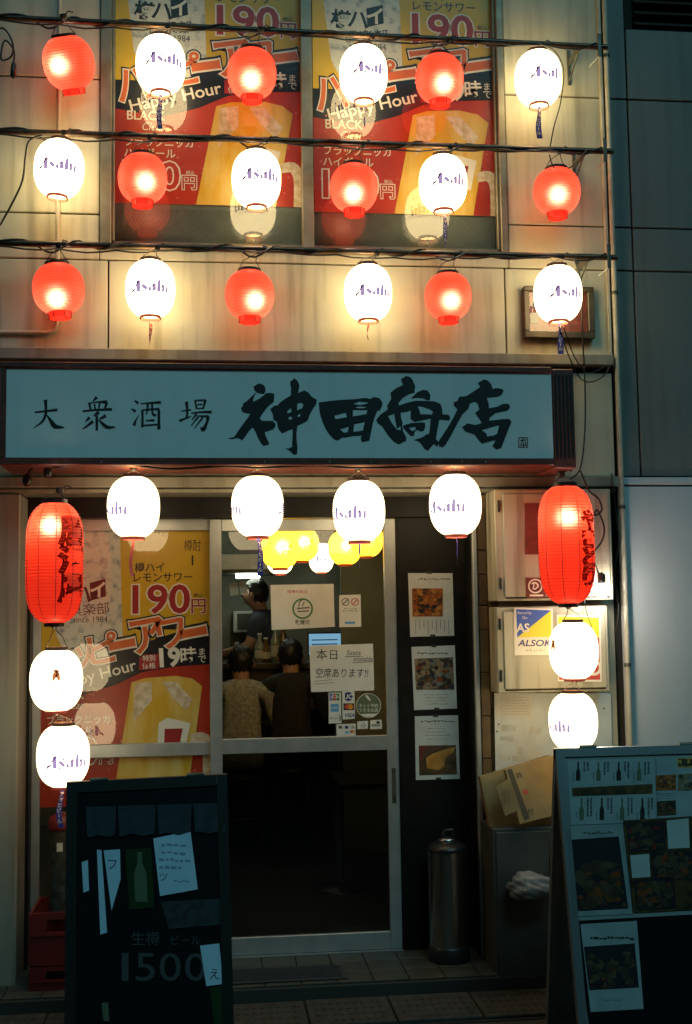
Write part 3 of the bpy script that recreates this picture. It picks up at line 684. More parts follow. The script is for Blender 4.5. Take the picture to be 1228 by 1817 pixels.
def lantern(kind, px, py, rpx, y, label, group, top=None, turn=0.0, tail=None, tilt=(0, 0), bulb=(0.05, -0.32), nikka=False):
    c = P(px, py, y); r = rpx*depth(c)/F
    o = thing('paper_lantern', label, 'lantern', c, group, r)
    o.rotation_euler = (R(tilt[0]), R(tilt[1]), 0)
    if kind == 'w':
        child('shade', D['wl_shade' if group != 'lanterns on the iron bars' else 'w_shade'], o); child('top_ring', D['w_top'], o); child('bottom_ring', D['w_bot'], o); child('bulb', D['bulb'], o, (0, 0, -0.3))
        if nikka: child('lettering', D['nikka'], o, rz=turn)
        else:
            lt = D['letters_row' if group == 'lanterns on the iron bars' else 'letters']; child('lettering', lt, o, rz=turn); child('lettering', lt, o, rz=turn+math.pi)
        rr, rz = 0.42, 1.2
    elif kind == 'r':
        child('shade', D['r_shade'], o); child('hoops', D['r_hoops'], o); child('top_ring', D['r_top'], o); child('bottom_ring', D['r_bot'], o); child('bulb', D['bulb'], o, (bulb[0], -0.15, bulb[1])); rr, rz = 0.47, 1.0
    if top is not None: hanger(o, r, c, top, rr, rz)
    if tail:
        L, wd, m, tw, let = tail; streamer(o, -1.22, L, wd, m, tw, let, sway=random.uniform(-0.6, 0.6))
    return o
NAV = 'streamer_navy'
rows = {'t': [('r', 122, 112, 45, None, (22, -10), None), ('w', 285, 116, 43, (1.5, 0.20, NAV, 0.3, True), (0, 0), 0.24), ('r', 447, 131, 43, None, (4, 0), None),
              ('w', 645, 132, 42, (1.1, 0.16, NAV, 1.35, True), (0, 0), 0.26), ('r', 780, 140, 42, None, (2, 0), None), ('w', 955, 140, 41, (1.45, 0.24, NAV, 0.2, True), (0, 0), 0.22)],
        'm': [('w', 105, 300, 43, (0.9, 0.05, 'streamer_white', 0.9, False), (0, 3), 0.08), ('r', 253, 317, 43, None, (0, 0), None), ('w', 455, 318, 43, None, (0, 0), 0.18),
              ('r', 628, 334, 42, None, (0, 0), None), ('w', 786, 326, 42, (1.45, 0.20, NAV, 0.75, True), (0, 0), 0.18), ('r', 988, 340, 41, None, (0, 0), None)],
        'b': [('r', 104, 513, 45, None, (0, -4), None), ('w', 267, 513, 43, (1.4, 0.16, 'streamer_red', 1.1, True), (0, 0), 0.04), ('r', 443, 523, 43, None, (0, 0), None),
              ('w', 653, 520, 42, (0.8, 0.12, 'streamer_red', 1.2, False), (0, 0), 0.13), ('r', 795, 526, 41, None, (0, 0), None), ('w', 990, 522, 42, (1.35, 0.24, NAV, 0.25, True), (0, 0), 0.20)]}
words = {'t': 'top', 'm': 'middle', 'b': 'bottom'}; ordn = ['first', 'second', 'third', 'fourth', 'fifth', 'sixth']
for key, lst in rows.items():
    for i, (k, px, py, rp, tail, tilt, turn) in enumerate(lst):
        cn = 'white' if k == 'w' else 'red'
        extra = ' with navy streamer' if tail and tail[2] == NAV else ''
        top = bar_at(key, px) - Vector((0, 0, 0.015))
        hot = ((-0.35, -0.05) if px == 122 else (random.uniform(-0.10, 0.20), random.uniform(-0.42, -0.18)))
        lantern(k, px, py, rp, BY, f'{cn} paper lantern{extra}, {ordn[5-i]} from the corner pipe on the {words[key]} bar', 'lanterns on the iron bars', top, turn or 0, tail, tilt, hot)
LY4 = -0.25
u4 = 'lanterns under the signboard'
for px, py, rp, turn, tail, lab in ((237, 900, 46, -0.95, (1.45, 0.13, 'streamer_red', 0.5, False), 'white lit paper lantern under the signboard, before the poster on the door'),
    (457, 899, 46, -1.45, (1.45, 0.22, NAV, 0.4, True), 'white lit paper lantern with navy streamer under the signboard, before the middle door post'),
    (637, 907, 46, -0.62, (1.0, 0.12, NAV, 1.2, False), 'white lit paper lantern under the signboard, before the door pane with card stickers'),
    (808, 896, 46, -0.62, (1.1, 0.05, 'streamer_navy', 1.0, False), 'white lit paper lantern under the signboard, before the black menu wall')):
    c = P(px, py, LY4); top = Vector((c.x, LY4, sz0-fb-0.01))
    lantern('w', px, py, rp, LY4, lab, u4, top, turn, tail)
ch4 = 'lanterns hung in chains beside the door'
def long_lantern(px, py, rp, label, chars, cz, size, turn, bulb, m):
    c = P(px, py, -0.36); r = rp*depth(c)/F
    o = thing('paper_lantern', label, 'lantern', c, ch4, r)
    child('shade', D['l_shade'], o); child('hoops', D['l_hoops'], o); child('top_ring', D['l_top'], o); child('bottom_ring', D['l_bot'], o); child('bulb', D['bulb'], o, bulb); child('rib_lines', D['seams'], o)
    at = on_shade(prof_long, 0, 0.016)
    for i, chx in enumerate(chars):
        mb = MB(); mb.text(chx, at, turn, cz-i*size, size*0.92, 0, m, bold=0.06, w=size*1.0); mb.build('brush_character', o)
    hanger(o, r, c, Vector((c.x+0.01, -0.28, c.z+2.55*r)), 0.42, 2.2)
    return o, c, r
l1, c1, r1 = long_lantern(97, 998, 50, 'long red lit lantern with three black characters, beside the left pillar', '居酒屋', 1.05, 1.0, 0.80, (-0.1, -0.3, 1.25), 'ink_black')
l2, c2, r2 = long_lantern(1005, 966, 49, 'long red lit lantern with four brush characters, before the meter box', 'やきとり', 0.85, 0.68, 0.66, (0.0, -0.25, 0.95), 'ink_brown')
def chain(px, py, rp, lab, above, turn, tail=None, nikka=False):
    c = P(px, py, -0.36); return lantern('w', px, py, rp, -0.36, lab, ch4, above, turn, tail, nikka=nikka)
def below(px, py, rp, k): 
    c = P(px, py, -0.36); return c - Vector((0, 0, k*rp*depth(c)/F))
chain(100, 1207, 46, 'white lit lantern with brown highball lettering, under the long red lantern', below(97, 998, 50, 2.3), 0.12, nikka=True)
chain(112, 1341, 46, 'white lit lantern with purple lettering, lowest of the chain above the dark menu board', below(100, 1207, 46, 1.3), 0.30, (1.5, 0.2, NAV, 0.3, True))
chain(1018, 1154, 43, 'white lit lantern before the security sticker on the meter box', below(1005, 966, 49, 2.3), -1.25, nikka=True)
chain(1017, 1280, 43, 'white lit lantern, lowest of the chain above the silver menu board', below(1018, 1154, 43, 1.3), -1.2)
# bare bulb by the corner pipe
bp = P(1068, 1047, -0.20)
t = thing('bare_bulb', 'bare lit light bulb by the corner pipe below the meter box', 'bulb', bp)
mb = MB(); mb.lathe([(0.001, -0.034), (0.018, -0.028), (0.027, -0.008), (0.024, 0.012), (0.012, 0.028)], 'bare_bulb', 14); mb.build('globe', t)
mb = MB(); mb.lathe([(0.012, 0.026), (0.018, 0.030), (0.018, 0.065), (0.008, 0.075), (0.001, 0.078)], 'black_plastic', 12); mb.build('socket', t)

# ================================================================== posters
def poster(x0, x1, z0, y, label, vtop=-0.42, vbot=1.04):
    W = x1-x0; base = Vector((x0+W/2, y, z0-vbot*W))
    fr = Fr(Vector((x0, y, z0))-base, (W, 0, 0), (0, 0, -W), (0, -1, 0)); at = fr.at
    e = 0.0004; mb = MB()
    mb.poly([(0, vtop), (1, vtop), (1, vbot), (0, vbot)], at, 0, 'p_red')
    mb.poly([(0, vtop), (1, vtop), (1, 0.26), (0.55, 0.34), (0.2, 0.45), (0, 0.45)], at, e, 'p_yellow')
    mb.poly([(0.03, vtop), (0.47, vtop), (0.49, 0.30), (0.2, 0.40), (0.10, 0.2)], at, 2*e, 'p_ice')
    up = [(0, 0.36), (0.2, 0.36), (0.42, 0.33), (0.6, 0.26), (0.8, 0.20), (1, 0.16)]; dn = [(1, 0.39), (0.8, 0.40), (0.6, 0.43), (0.45, 0.50), (0.25, 0.56), (0, 0.52)]
    mb.poly(up+dn, at, 3*e, 'p_black')
    # lettering on the glass
    mb.text('樽', at, 0.155, -0.035, 0.10, 3*e, 'p_black', bold=0.03, rot=-6, down=True); mb.text('ハ', at, 0.25, -0.035, 0.085, 3*e, 'p_black', bold=0.02, rot=-4, down=True)
    mb.poly([(0.295, -0.10), (0.385, -0.125), (0.39, -0.02), (0.30, 0.005)], at, 3*e, 'p_black'); mb.text('イ', at, 0.342, -0.06, 0.085, 4*e, 'p_white', bold=0.03, down=True)
    mb.text('倶楽部', at, 0.29, 0.055, 0.07, 3*e, 'p_black', w=0.24, down=True, rot=4); mb.text('since 1984', at, 0.30, 0.115, 0.035, 3*e, 'p_black', down=True, w=0.2)
    # lemon sour block
    mb.text('樽ハイ', at, 0.645, -0.190, 0.058, 2*e, 'p_black', bold=0.012, down=True, w=0.175); mb.text('レモンサワー', at, 0.725, -0.130, 0.052, 2*e, 'p_black', bold=0.012, down=True, w=0.345)
    mb.text('樽酎', at, 0.90, -0.32, 0.07, 2*e, 'p_black', down=True, w=0.1); mb.poly([(0.895, -0.26), (0.905, -0.26), (0.905, -0.20), (0.895, -0.20)], at, 2*e, 'p_black')
    mb.text('190', at, 0.715, 0.0, 0.165, 4*e, 'p_white', bold=0.055, down=True, w=0.33); mb.text('190', at, 0.715, 0.0, 0.165, 5*e, 'p_crimson', bold=0.02, down=True, w=0.33)
    mb.text('円', at, 0.935, 0.045, 0.085, 4*e, 'p_white', bold=0.06, down=True); mb.text('円', at, 0.935, 0.045, 0.085, 5*e, 'p_crimson', bold=0.015, down=True); mb.text('税込', at, 0.935, -0.02, 0.026, 4*e, 'p_black', down=True)
    for ch, u, v, s in (('ハ', 0.095, 0.385, 0.17), ('ッ', 0.25, 0.345, 0.13), ('ピ', 0.375, 0.285, 0.17), ('ー', 0.485, 0.265, 0.035), ('ア', 0.635, 0.215, 0.19), ('ワ', 0.775, 0.205, 0.165), ('ー', 0.905, 0.20, 0.036)):
        wch = 0.15 if ch == 'ー' else s*0.95
        for bo, dd, mm in ((0.085 if ch != 'ー' else 0.085, 6, 'p_black'), (0.05, 7, 'p_white'), (0.02, 8, 'p_orange')):
            mb.text(ch, at, u, v, s, dd*e, mm, bold=bo, down=True, rot=10, w=wch)
    mb.text('Happy Hour', at, 0.325, 0.455, 0.085, 9*e, 'p_white', bold=0.012, down=True, rot=14, w=0.50)
    for a, b, v in (('特', '別', 0.350), ('価', '格', 0.395)):
        mb.poly([(0.585, v-0.022), (0.70, v-0.026), (0.70, v+0.018), (0.585, v+0.022)], at, 4*e, 'p_crimson'); mb.text(a+b, at, 0.642, v-0.002, 0.036, 5*e, 'p_white', down=True, bold=0.01, rot=3)
    mb.text('19', at, 0.765, 0.345, 0.105, 9*e, 'p_white', bold=0.035, down=True, rot=3); mb.text('時', at, 0.875, 0.335, 0.095, 9*e, 'p_white', bold=0.02, down=True, rot=3)
    mb.text('ま', at, 0.955, 0.315, 0.04, 5*e, 'p_white', down=True, bold=0.01); mb.text('で', at, 0.955, 0.36, 0.04, 5*e, 'p_white', down=True, bold=0.01)
    # highball mug
    mb.poly([(0.54, 0.49), (0.62, 0.465), (0.80, 0.455), (0.90, 0.475), (0.955, 0.52), (0.86, vbot), (0.43, vbot)], at, 5*e, 'p_amber')
    mb.poly([(0.56, 0.50), (0.66, 0.485), (0.66, 0.60), (0.55, 0.72)], at, 6*e, 'p_foam'); mb.poly([(0.72, 0.49), (0.80, 0.49), (0.90, 0.60), (0.86, 0.66), (0.78, 0.58)], at, 6*e, 'p_foam')
    mb.strokes([[(0.885, 0.83, 0.05), (0.95, 0.82, 0.06), (0.985, 0.88, 0.06), (0.985, vbot, 0.06)]], at, 'p_foam', d0=6*e)
    mb.poly([(0.70, 0.73), (0.75, 0.70), (0.885, 0.735), (0.85, 0.90), (0.69, 0.90)], at, 7*e, 'p_white'); mb.poly([(0.735, 0.765), (0.84, 0.765), (0.82, 0.87), (0.73, 0.87)], at, 8*e, 'p_crimson')
    # whisky block
    mb.text('BLACK', at, 0.165, 0.555, 0.050, 5*e, 'p_white', bold=0.012, down=True, w=0.20); mb.text('Clear', at, 0.20, 0.615, 0.045, 5*e, 'p_white', down=True, shear=0.35, w=0.12)
    mb.text('ブラックニッカ', at, 0.235, 0.700, 0.052, 5*e, 'p_white', bold=0.012, down=True, w=0.36); mb.text('ハイボール', at, 0.185, 0.762, 0.050, 5*e, 'p_white', bold=0.012, down=True, w=0.27)
    mb.text('190', at, 0.195, 0.885, 0.15, 5*e, 'p_white', bold=0.05, down=True, w=0.29); mb.text('190', at, 0.195, 0.885, 0.15, 6*e, 'p_red', bold=0.012, down=True, w=0.29)
    mb.text('円', at, 0.395, 0.92, 0.075, 5*e, 'p_white', bold=0.06, down=True); mb.text('円', at, 0.395, 0.92, 0.075, 6*e, 'p_red', bold=0.01, down=True); mb.text('税込', at, 0.40, 0.865, 0.022, 5*e, 'p_white', down=True)
    for i in range(46):
        u, v = random.uniform(0.02, 0.98), random.uniform(0.50, vbot-0.02); s = random.uniform(0.003, 0.009)
        mb.poly([(u+s*math.cos(q), v+s*math.sin(q)) for q in [i*math.pi/4 for i in range(8)]], at, 4*e+i*1e-6, 'p_bubble')
    mb.face([at(0, vtop, -0.003), at(0, vbot, -0.003), at(1, vbot, -0.003), at(1, vtop, -0.003)], 'paper_dark')
    o = mb.build('poster'); o.location = base
    return tag(o, label, 'poster', 'happy hour posters')
pz = P(450, 38, 0.05).z
poster(P(204, 200, 0.05).x, P(534, 200, 0.05).x, pz, 0.050, 'yellow and red drinks poster in the upper window beside the white conduit')
poster(P(556, 200, 0.05).x, P(880, 200, 0.05).x, pz, 0.050, 'yellow and red drinks poster in the upper window beside the bracketed corner')
poster(P(68, 1150, 0.31).x, P(372, 1150, 0.31).x, P(287, 1063, 0.31).z, 0.310, 'yellow and red drinks poster inside the sliding glass door', vtop=-0.42, vbot=1.2)

# ================================================================== papers on glass and walls
def sheet(name, label, cat, y, quad, m='paper', group=None, draw=None, tape=()):
    """a flat sheet through four picture points on plane y, printed by draw(mb, at)"""
    pl = wall_plane(y); base = (pl.at(*quad[2])+pl.at(*quad[3]))/2
    at = lambda px, py, d=0.0: pl.at(px, py, d)-base
    root = thing(name, label, cat, base, group)
    mb = MB(); f = [at(*q, 0.001) for q in quad]; b = [at(*q, 0.0) for q in quad]
    mb.face(f[::-1], m)
    for i in range(4): mb.face([b[i], b[(i+1) % 4], f[(i+1) % 4], f[i]], m)
    mb.build('sheet', root)
    if draw:
        mb = MB(); draw(mb, at); mb.build('print', root)
    for q in tape:
        mb = MB(); mb.obox(at(*q, 0.002), (0.012, 0, 0), (0, 0.0008, 0), (0, 0, 0.006), 'tape'); mb.build('tape', root)
    return root
def lines(mb, at, x0, y0, x1, y1, n, vertical=False, m='print_grey', wd=1.6, frac=0.6, gap=1.0):
    """small print: rows (or columns) of word-length dashes"""
    for i in range(n):
        if vertical:
            x = x0+(x1-x0)*(i+0.5)/n; y = y0; end = y0+(y1-y0)*random.uniform(0.5, 1)
            while y < end:
                l = random.uniform(1.5, 3); mb.poly([(x-wd/2, y), (x+wd/2, y), (x+wd/2, y+l), (x-wd/2, y+l)], at, 0.0016, m); y += l+random.uniform(0.8, 1.6)
        else:
            y = y0+(y1-y0)*(i+0.5)/n; x = x0+(x1-x0)*random.uniform(0, 0.15); end = x1-(x1-x0)*random.uniform(0, 0.2)
            while x < end:
                l = random.uniform(1.5, 4)*(1 if wd < 2 else wd/2.2); o1, o2 = random.uniform(-wd*0.3, wd*0.3), random.uniform(0.5, 1.1)*wd/2; mb.poly([(x, y+o1-o2), (x+l, y+o1-o2*0.8), (x+l, y+o1+o2), (x, y+o1+o2*0.7)], at, 0.0016, m); x += l+random.uniform(0.8, 1.8)*gap
def disc(mb, at, cx, cy, r, d, m, n=28, r0=0):
    p = [(math.cos(2*math.pi*i/n), math.sin(2*math.pi*i/n)) for i in range(n)]
    if r0:
        for i in range(n):
            a, b = p[i], p[(i+1) % n]; mb.poly([(cx+a[0]*r0, cy+a[1]*r0), (cx+b[0]*r0, cy+b[1]*r0), (cx+b[0]*r, cy+b[1]*r), (cx+a[0]*r, cy+a[1]*r)], at, d, m)
    else: mb.poly([(cx+a*r, cy+b*r) for a, b in p], at, d, m)
def food(mb, at, quad, mats, n=70, size=(3, 8), d=0.002, seed=1):
    rg = random.Random(seed); dd = d
    for i in range(n):
        u, v = rg.uniform(0.06, 0.94), rg.uniform(0.08, 0.95)
        x = (quad[0][0]*(1-u)+quad[1][0]*u)*(1-v)+(quad[3][0]*(1-u)+quad[2][0]*u)*v; y = (quad[0][1]*(1-u)+quad[1][1]*u)*(1-v)+(quad[3][1]*(1-u)+quad[2][1]*u)*v
        w_ = rg.uniform(*size); a0 = rg.uniform(0, 6); k = 7
        hw = abs(quad[1][0]-quad[0][0]); sc = min(1, (0.5-abs(u-0.5))*hw/w_, (0.5-abs(v-0.5))*abs(quad[3][1]-quad[0][1])/w_)
        pts = [(x+w_*sc*rg.uniform(0.6, 1)*math.cos(a0+2*math.pi*j/k), y+w_*sc*rg.uniform(0.45, 0.8)*math.sin(a0+2*math.pi*j/k)) for j in range(k)]
        mb.poly(pts, at, dd, rg.choice(mats)); dd += 0.000015
for nm_, c_ in (('f1', (0.40, 0.13, 0.03)), ('f2', (0.26, 0.07, 0.02)), ('f3', (0.55, 0.26, 0.07)), ('f4', (0.03, 0.025, 0.03)), ('f5', (0.20, 0.22, 0.24)), ('f6', (0.10, 0.13, 0.06)), ('f7', (0.34, 0.28, 0.18)), ('f8', (0.08, 0.05, 0.03)), ('f9', (0.60, 0.58, 0.52)), ('fa', (0.20, 0.03, 0.02)), ('fb', (0.13, 0.085, 0.045))):
    mat(nm_, c_, 0.3, 0, tuple(q*0.7 for q in c_), 60)
FRIED = ('f1', 'f1', 'f2', 'f2', 'f3', 'f4', 'f8'); GRILL = ('f7', 'f8', 'f4', 'f4', 'f5', 'f2', 'f7', 'f6'); DARK = ('f8', 'f4', 'f8', 'f8', 'f2', 'fb', 'fb')
GY = RY-0.0035
def d_smoke(mb, at):
    disc(mb, at, 537, 1080, 18.5, 0.0016, 'print_green', 26, 15.5)
    mb.strokes([[(530, 1078, 1.5), (532, 1068, 2), (537, 1064, 2)], [(536, 1076, 1.5), (540, 1068, 2)], [(527, 1080, 2.5), (549, 1078, 2.5)], [(528, 1085, 2.2), (548, 1084, 2.2)]], at, 'print_grey', d0=0.0016)
    mb.text('喫煙可', at, 537, 1104, 8, 0.0016, 'print_grey', bold=0.02, down=True); mb.text('喫煙可能店', at, 528, 1050, 6, 0.0016, 'print_red', down=True, w=36)
sheet('notice', 'laminated smoking notice with green ring on the door pane', 'notice', GY, [(480, 1038), (592, 1036), (594, 1112), (482, 1118)], 'paper', None, d_smoke)
def d_no(mb, at):
    for x, m in ((613, 'print_grey'), (630, 'print_red')):
        disc(mb, at, x, 1068, 7, 0.0016, m, 16, 5.5); mb.strokes([[(x-4, 1072, 2), (x+4, 1064, 2)]], at, m, d0=0.0017)
    lines(mb, at, 608, 1078, 635, 1086, 2); mb.poly([(612, 1103), (630, 1103), (630, 1107), (612, 1107)], at, 0.0016, 'print_sky')
sheet('notice', 'small notice with two round pictograms on the door pane', 'notice', GY, [(602, 1056), (640, 1055), (641, 1112), (602, 1113)], 'paper', None, d_no)
def d_seats(mb, at):
    mb.text('本', at, 571, 1161, 19, 0.0016, 'ink', down=True, rot=3); mb.text('日', at, 592, 1162, 16, 0.0016, 'ink', down=True)
    mb.text('Seats', at, 627, 1158, 9, 0.0016, 'print_grey', down=True, shear=0.2, w=25); mb.text('available', at, 644, 1169, 8, 0.0016, 'print_grey', down=True, shear=0.2, w=34)
    mb.strokes([[(612, 1165, 1.2), (640, 1165, 1.2)], [(626, 1176, 1.2), (661, 1174, 1.2)], [(557, 1209, 0.8), (590, 1206, 0.8)], [(556, 1214, 0.8), (592, 1211, 0.8)]], at, 'print_grey', d0=0.0016)
    mb.text('空席あります!!', at, 606, 1194, 17, 0.0016, 'ink', down=True, w=93, shear=0.15)
sheet('notice', 'handwritten vacancy notice on white paper on the door pane', 'notice', GY, [(549, 1146), (662, 1142), (664, 1225), (552, 1228)], 'paper', None, d_seats)
def d_c1(mb, at):
    for i, m in enumerate(('print_blue', 'print_red', 'print_green')): mb.poly([(585+i*6, 1231), (590+i*6, 1231), (590+i*6, 1243), (585+i*6, 1243)], at, 0.0016, m)
    mb.text('JCB', at, 593.5, 1237, 6, 0.002, 'p_white', down=True, bold=0.02, w=15)
    mb.poly([(587, 1249), (601, 1249), (601, 1263), (587, 1263)], at, 0.0016, 'print_sky'); mb.text('AMEX', at, 594, 1256, 4, 0.002, 'p_white', down=True, w=12)
    mb.text('Diners', at, 593, 1274, 4, 0.0016, 'print_grey', down=True, w=14); mb.strokes([[(602, 1268, 1), (604, 1274, 2), (602, 1280, 1)]], at, 'ink', d0=0.0016)
sheet('card_sticker', 'tall card sticker with blue square under the vacancy notice', 'sticker', GY, [(583, 1229), (605, 1229), (606, 1283), (583.5, 1284)], 'paper', 'card stickers on the door', d_c1)
def d_c2(mb, at):
    disc(mb, at, 618, 1236, 8, 0.0016, 'print_navy', 20); mb.text('UC', at, 618, 1236, 8, 0.002, 'p_white', down=True, bold=0.03)
    mb.poly([(609.5, 1248), (628.5, 1248), (628.5, 1260), (609.5, 1260)], at, 0.0016, 'ink'); disc(mb, at, 616, 1254, 4.8, 0.002, 'print_red', 16); disc(mb, at, 622, 1254, 4.8, 0.0022, 'print_orange', 16)
    mb.text('VISA', at, 620, 1269, 6.5, 0.0016, 'print_navy', down=True, bold=0.02, shear=0.2)
sheet('card_sticker', 'tall card sticker with round blue mark under the vacancy notice', 'sticker', GY, [(607, 1226), (629, 1226), (630, 1275), (608, 1277)], 'paper', 'card stickers on the door', d_c2)
def d_res(mb, at):
    disc(mb, at, 654, 1252, 21, 0.0016, 'print_olive'); mb.text('ネット予約', at, 654, 1252, 6.5, 0.002, 'p_white', down=True, w=34, bold=0.01); mb.text('できるお店', at, 654, 1260, 6.5, 0.002, 'p_white', down=True, w=34, bold=0.01)
    mb.strokes([[(649, 1234, 3), (653, 1238, 4), (657, 1243, 2)]], at, 'p_white', d0=0.002); mb.poly([(638, 1267), (670, 1266), (662, 1272), (646, 1272)], at, 0.0021, 'p_white')
c = [(654+22*math.cos(q), 1252+22*math.sin(q)) for q in [2*math.pi*i/28 for i in range(28)]]
pl = wall_plane(GY); base = pl.at(654, 1274); rs = thing('reservation_sticker', 'round dark green reservation sticker on the door pane', 'sticker', base)
mb = MB(); mb.face([pl.at(*q, 0.001)-base for q in c][::-1], 'p_white'); mb.build('sheet', rs); mb = MB(); d_res(mb, lambda x, y, d=0: pl.at(x, y, d)-base); mb.build('print', rs)
def d_c3(mb, at):
    for x, m in ((601, 'print_grey'), (612, 'print_navy'), (623, 'paper_dark')): mb.poly([(x, 1288), (x+6, 1288), (x+6, 1293), (x, 1293)], at, 0.0016, m)
    mb.poly([(612, 1298), (620, 1298), (620, 1301), (612, 1301)], at, 0.0016, 'print_sky'); disc(mb, at, 624, 1298, 2.5, 0.0016, 'print_red', 12); disc(mb, at, 627, 1298, 2.5, 0.0018, 'print_orange', 12)
sheet('card_sticker', 'small card sticker with six marks, lowest on the door pane', 'sticker', GY, [(597, 1285), (631, 1284), (631, 1305), (597, 1306)], 'paper', 'card stickers on the door', d_c3)
sheet('card_sticker', 'small pale sticker with contactless wave mark below the round sticker', 'sticker', GY, [(634, 1280), (653, 1279), (653, 1293), (634, 1294)], 'paper', 'card stickers on the door', lambda mb, at: mb.strokes([[(641, 1285, 1), (643, 1288, 1), (641, 1291, 1)], [(645, 1283, 1), (648, 1287, 1), (645, 1291, 1)]], at, 'print_grey', d0=0.0016))
sheet('card_sticker', 'small white sticker with dark squares below the round sticker', 'sticker', GY, [(657, 1278), (677, 1277), (678, 1293), (657, 1294)], 'paper', 'card stickers on the door', lambda mb, at: (mb.poly([(668, 1280), (674, 1280), (674, 1284), (668, 1284)], at, 0.0016, 'ink'), mb.text('KRN', at, 667, 1287, 4, 0.0016, 'ink', down=True, bold=0.02, w=14)))
# menu sheets on the black wall
MY = 0.219
def menu(quad, photo, m, label, head, foot, tape, cols=False, dots=None):
    def dr(mb, at):
        mb.poly(photo, at, 0.0016, m)
        if m != 'food_dark': food(mb, at, photo, FRIED if m == 'food_fried' else GRILL, 90, (3, 8), 0.0018, len(label))
        if dots:
            for pts, mm in dots: mb.poly(pts, at, 0.002, mm)
        lines(mb, at, *head, wd=3.0); lines(mb, at, *foot, vertical=cols, wd=1.3)
    o = sheet('menu_sheet', label, 'menu', MY, quad, 'menu_white', 'menu sheets on the black wall', dr, tape)
    pl = wall_plane(MY); base = o.location
    mb = MB(); n = 9; rows = []
    for j in range(n+1):
        r_ = []
        for i in range(n+1):
            u, v = i/n, j/n
            x = (quad[0][0]*(1-u)+quad[1][0]*u)*(1-v)+(quad[3][0]*(1-u)+quad[2][0]*u)*v; y = (quad[0][1]*(1-u)+quad[1][1]*u)*(1-v)+(quad[3][1]*(1-u)+quad[2][1]*u)*v
            r_.append(pl.at(x, y, 0.004+random.uniform(0, 0.002))-base)
        rows.append(r_)
    mb.grid(rows, 'film'); mb.build('plastic_sleeve', o)
mat('menu_white', (0.62, 0.66, 0.64), 0.4, 0, (0.55, 0.58, 0.56), 14)
menu([(724, 1017), (803, 1017), (806, 1128), (728, 1130)], [(731, 1044), (786, 1044), (786, 1094), (732, 1094)], 'food_fried', 'laminated menu sheet with fried food photo, topmost on the black wall', (734, 1024, 798, 1032, 1), (734, 1100, 800, 1126, 9), ((762, 1016), (768, 1128)), True)
menu([(730, 1148), (807, 1145), (811, 1257), (735, 1260)], [(735, 1169), (804, 1166), (806, 1224), (738, 1224)], 'food_grill', 'laminated menu sheet with grilled food photo, middle one on the black wall', (738, 1154, 800, 1164, 1), (750, 1230, 796, 1252, 4), ((770, 1146), (775, 1258)))
menu([(736, 1271), (813, 1269), (816, 1382), (738, 1384)], [(743, 1323), (809, 1322), (811, 1374), (744, 1376)], 'food_dark', 'laminated menu sheet with golden roll photo, lowest on the black wall', (744, 1276, 808, 1284, 1), (752, 1290, 800, 1314, 4), ((773, 1270), (778, 1382)), False,
     [([(744, 1324), (792, 1323), (760, 1338), (746, 1352)], 'food_red'), ([(756, 1345), (768, 1337), (795, 1328), (809, 1325), (803, 1336), (790, 1345), (788, 1360), (778, 1367), (758, 1363)], 'food_roll')])

# ================================================================== meter boxes beside the corner
def cabinet_box(name, label, quad, y0, y1, door_in):
    x0, x1, za, zb = rect(*quad, y0); o = thing(name, label, 'box', ((x0+x1)/2, y1, za)); L = Vector(o.location)
    mb = MB(); mb.box(x0-L.x, x1-L.x, y0-L.y, y1-L.y, 0, zb-za, 'box_paint', 0.004); mb.build('body', o)
    mb = MB(); mb.box(x0-L.x+door_in, x1-L.x-0.014, y0-L.y-0.008, y0-L.y-0.0005, 0.016, zb-za-0.020, 'box_paint', 0.003); mb.build('door', o)
    mb = MB(); mb.box(x0-L.x+door_in+0.004, x1-L.x-0.02, y0-L.y-0.004, y0-L.y-0.0002, 0.009, 0.0155, 'groove'); mb.build('seam', o)
    mb = MB(); mb.tube([(x0-L.x+door_in*0.5, y0-L.y-0.006, 0.05), (x0-L.x+door_in*0.5, y0-L.y-0.006, 0.10)], 0.005, 'groove', 6); mb.build('hinge', o)
    mb = MB(); mb.tube([(x0-L.x+door_in*0.5, y0-L.y-0.006, zb-za-0.10), (x0-L.x+door_in*0.5, y0-L.y-0.006, zb-za-0.05)], 0.005, 'groove', 6); mb.build('hinge', o)
    return o, (x0, x1, za, zb)
MBY = -0.12
cabinet_box('meter_box', 'cream steel meter box with dark label, upper one beside the corner pipe', (879, 868, 1086, 1065), MBY, 0.044, 0.036)
cabinet_box('meter_box', 'cream steel meter box with security stickers, lower one beside the corner pipe', (882, 1076, 1080, 1228), MBY+0.03, 0.044, 0.03)
sheet('door_label', 'dark red rusty label on the upper meter box', 'label', MBY-0.009, [(931, 893), (962, 893), (962, 984), (932, 984)], 'maroon')
def d_badge(mb, at):
    disc(mb, at, 950, 1040, 13, 0.0016, 'p_white', 22, 10.5); mb.strokes([[(943, 1036, 2), (950, 1034, 3), (955, 1040, 2.5), (948, 1046, 2)], [(948, 1034, 2), (946, 1046, 2)]], at, 'p_white', d0=0.0016); mb.poly([(940, 1055), (964, 1055), (964, 1058), (940, 1058)], at, 0.0016, 'p_white')
sheet('badge_sticker', 'square dark red sticker with white round emblem on the upper meter box', 'sticker', MBY-0.009, [(934, 1025), (968, 1025), (968, 1061), (934, 1061)], 'maroon', None, d_badge)
LBY = MBY+0.03-0.009
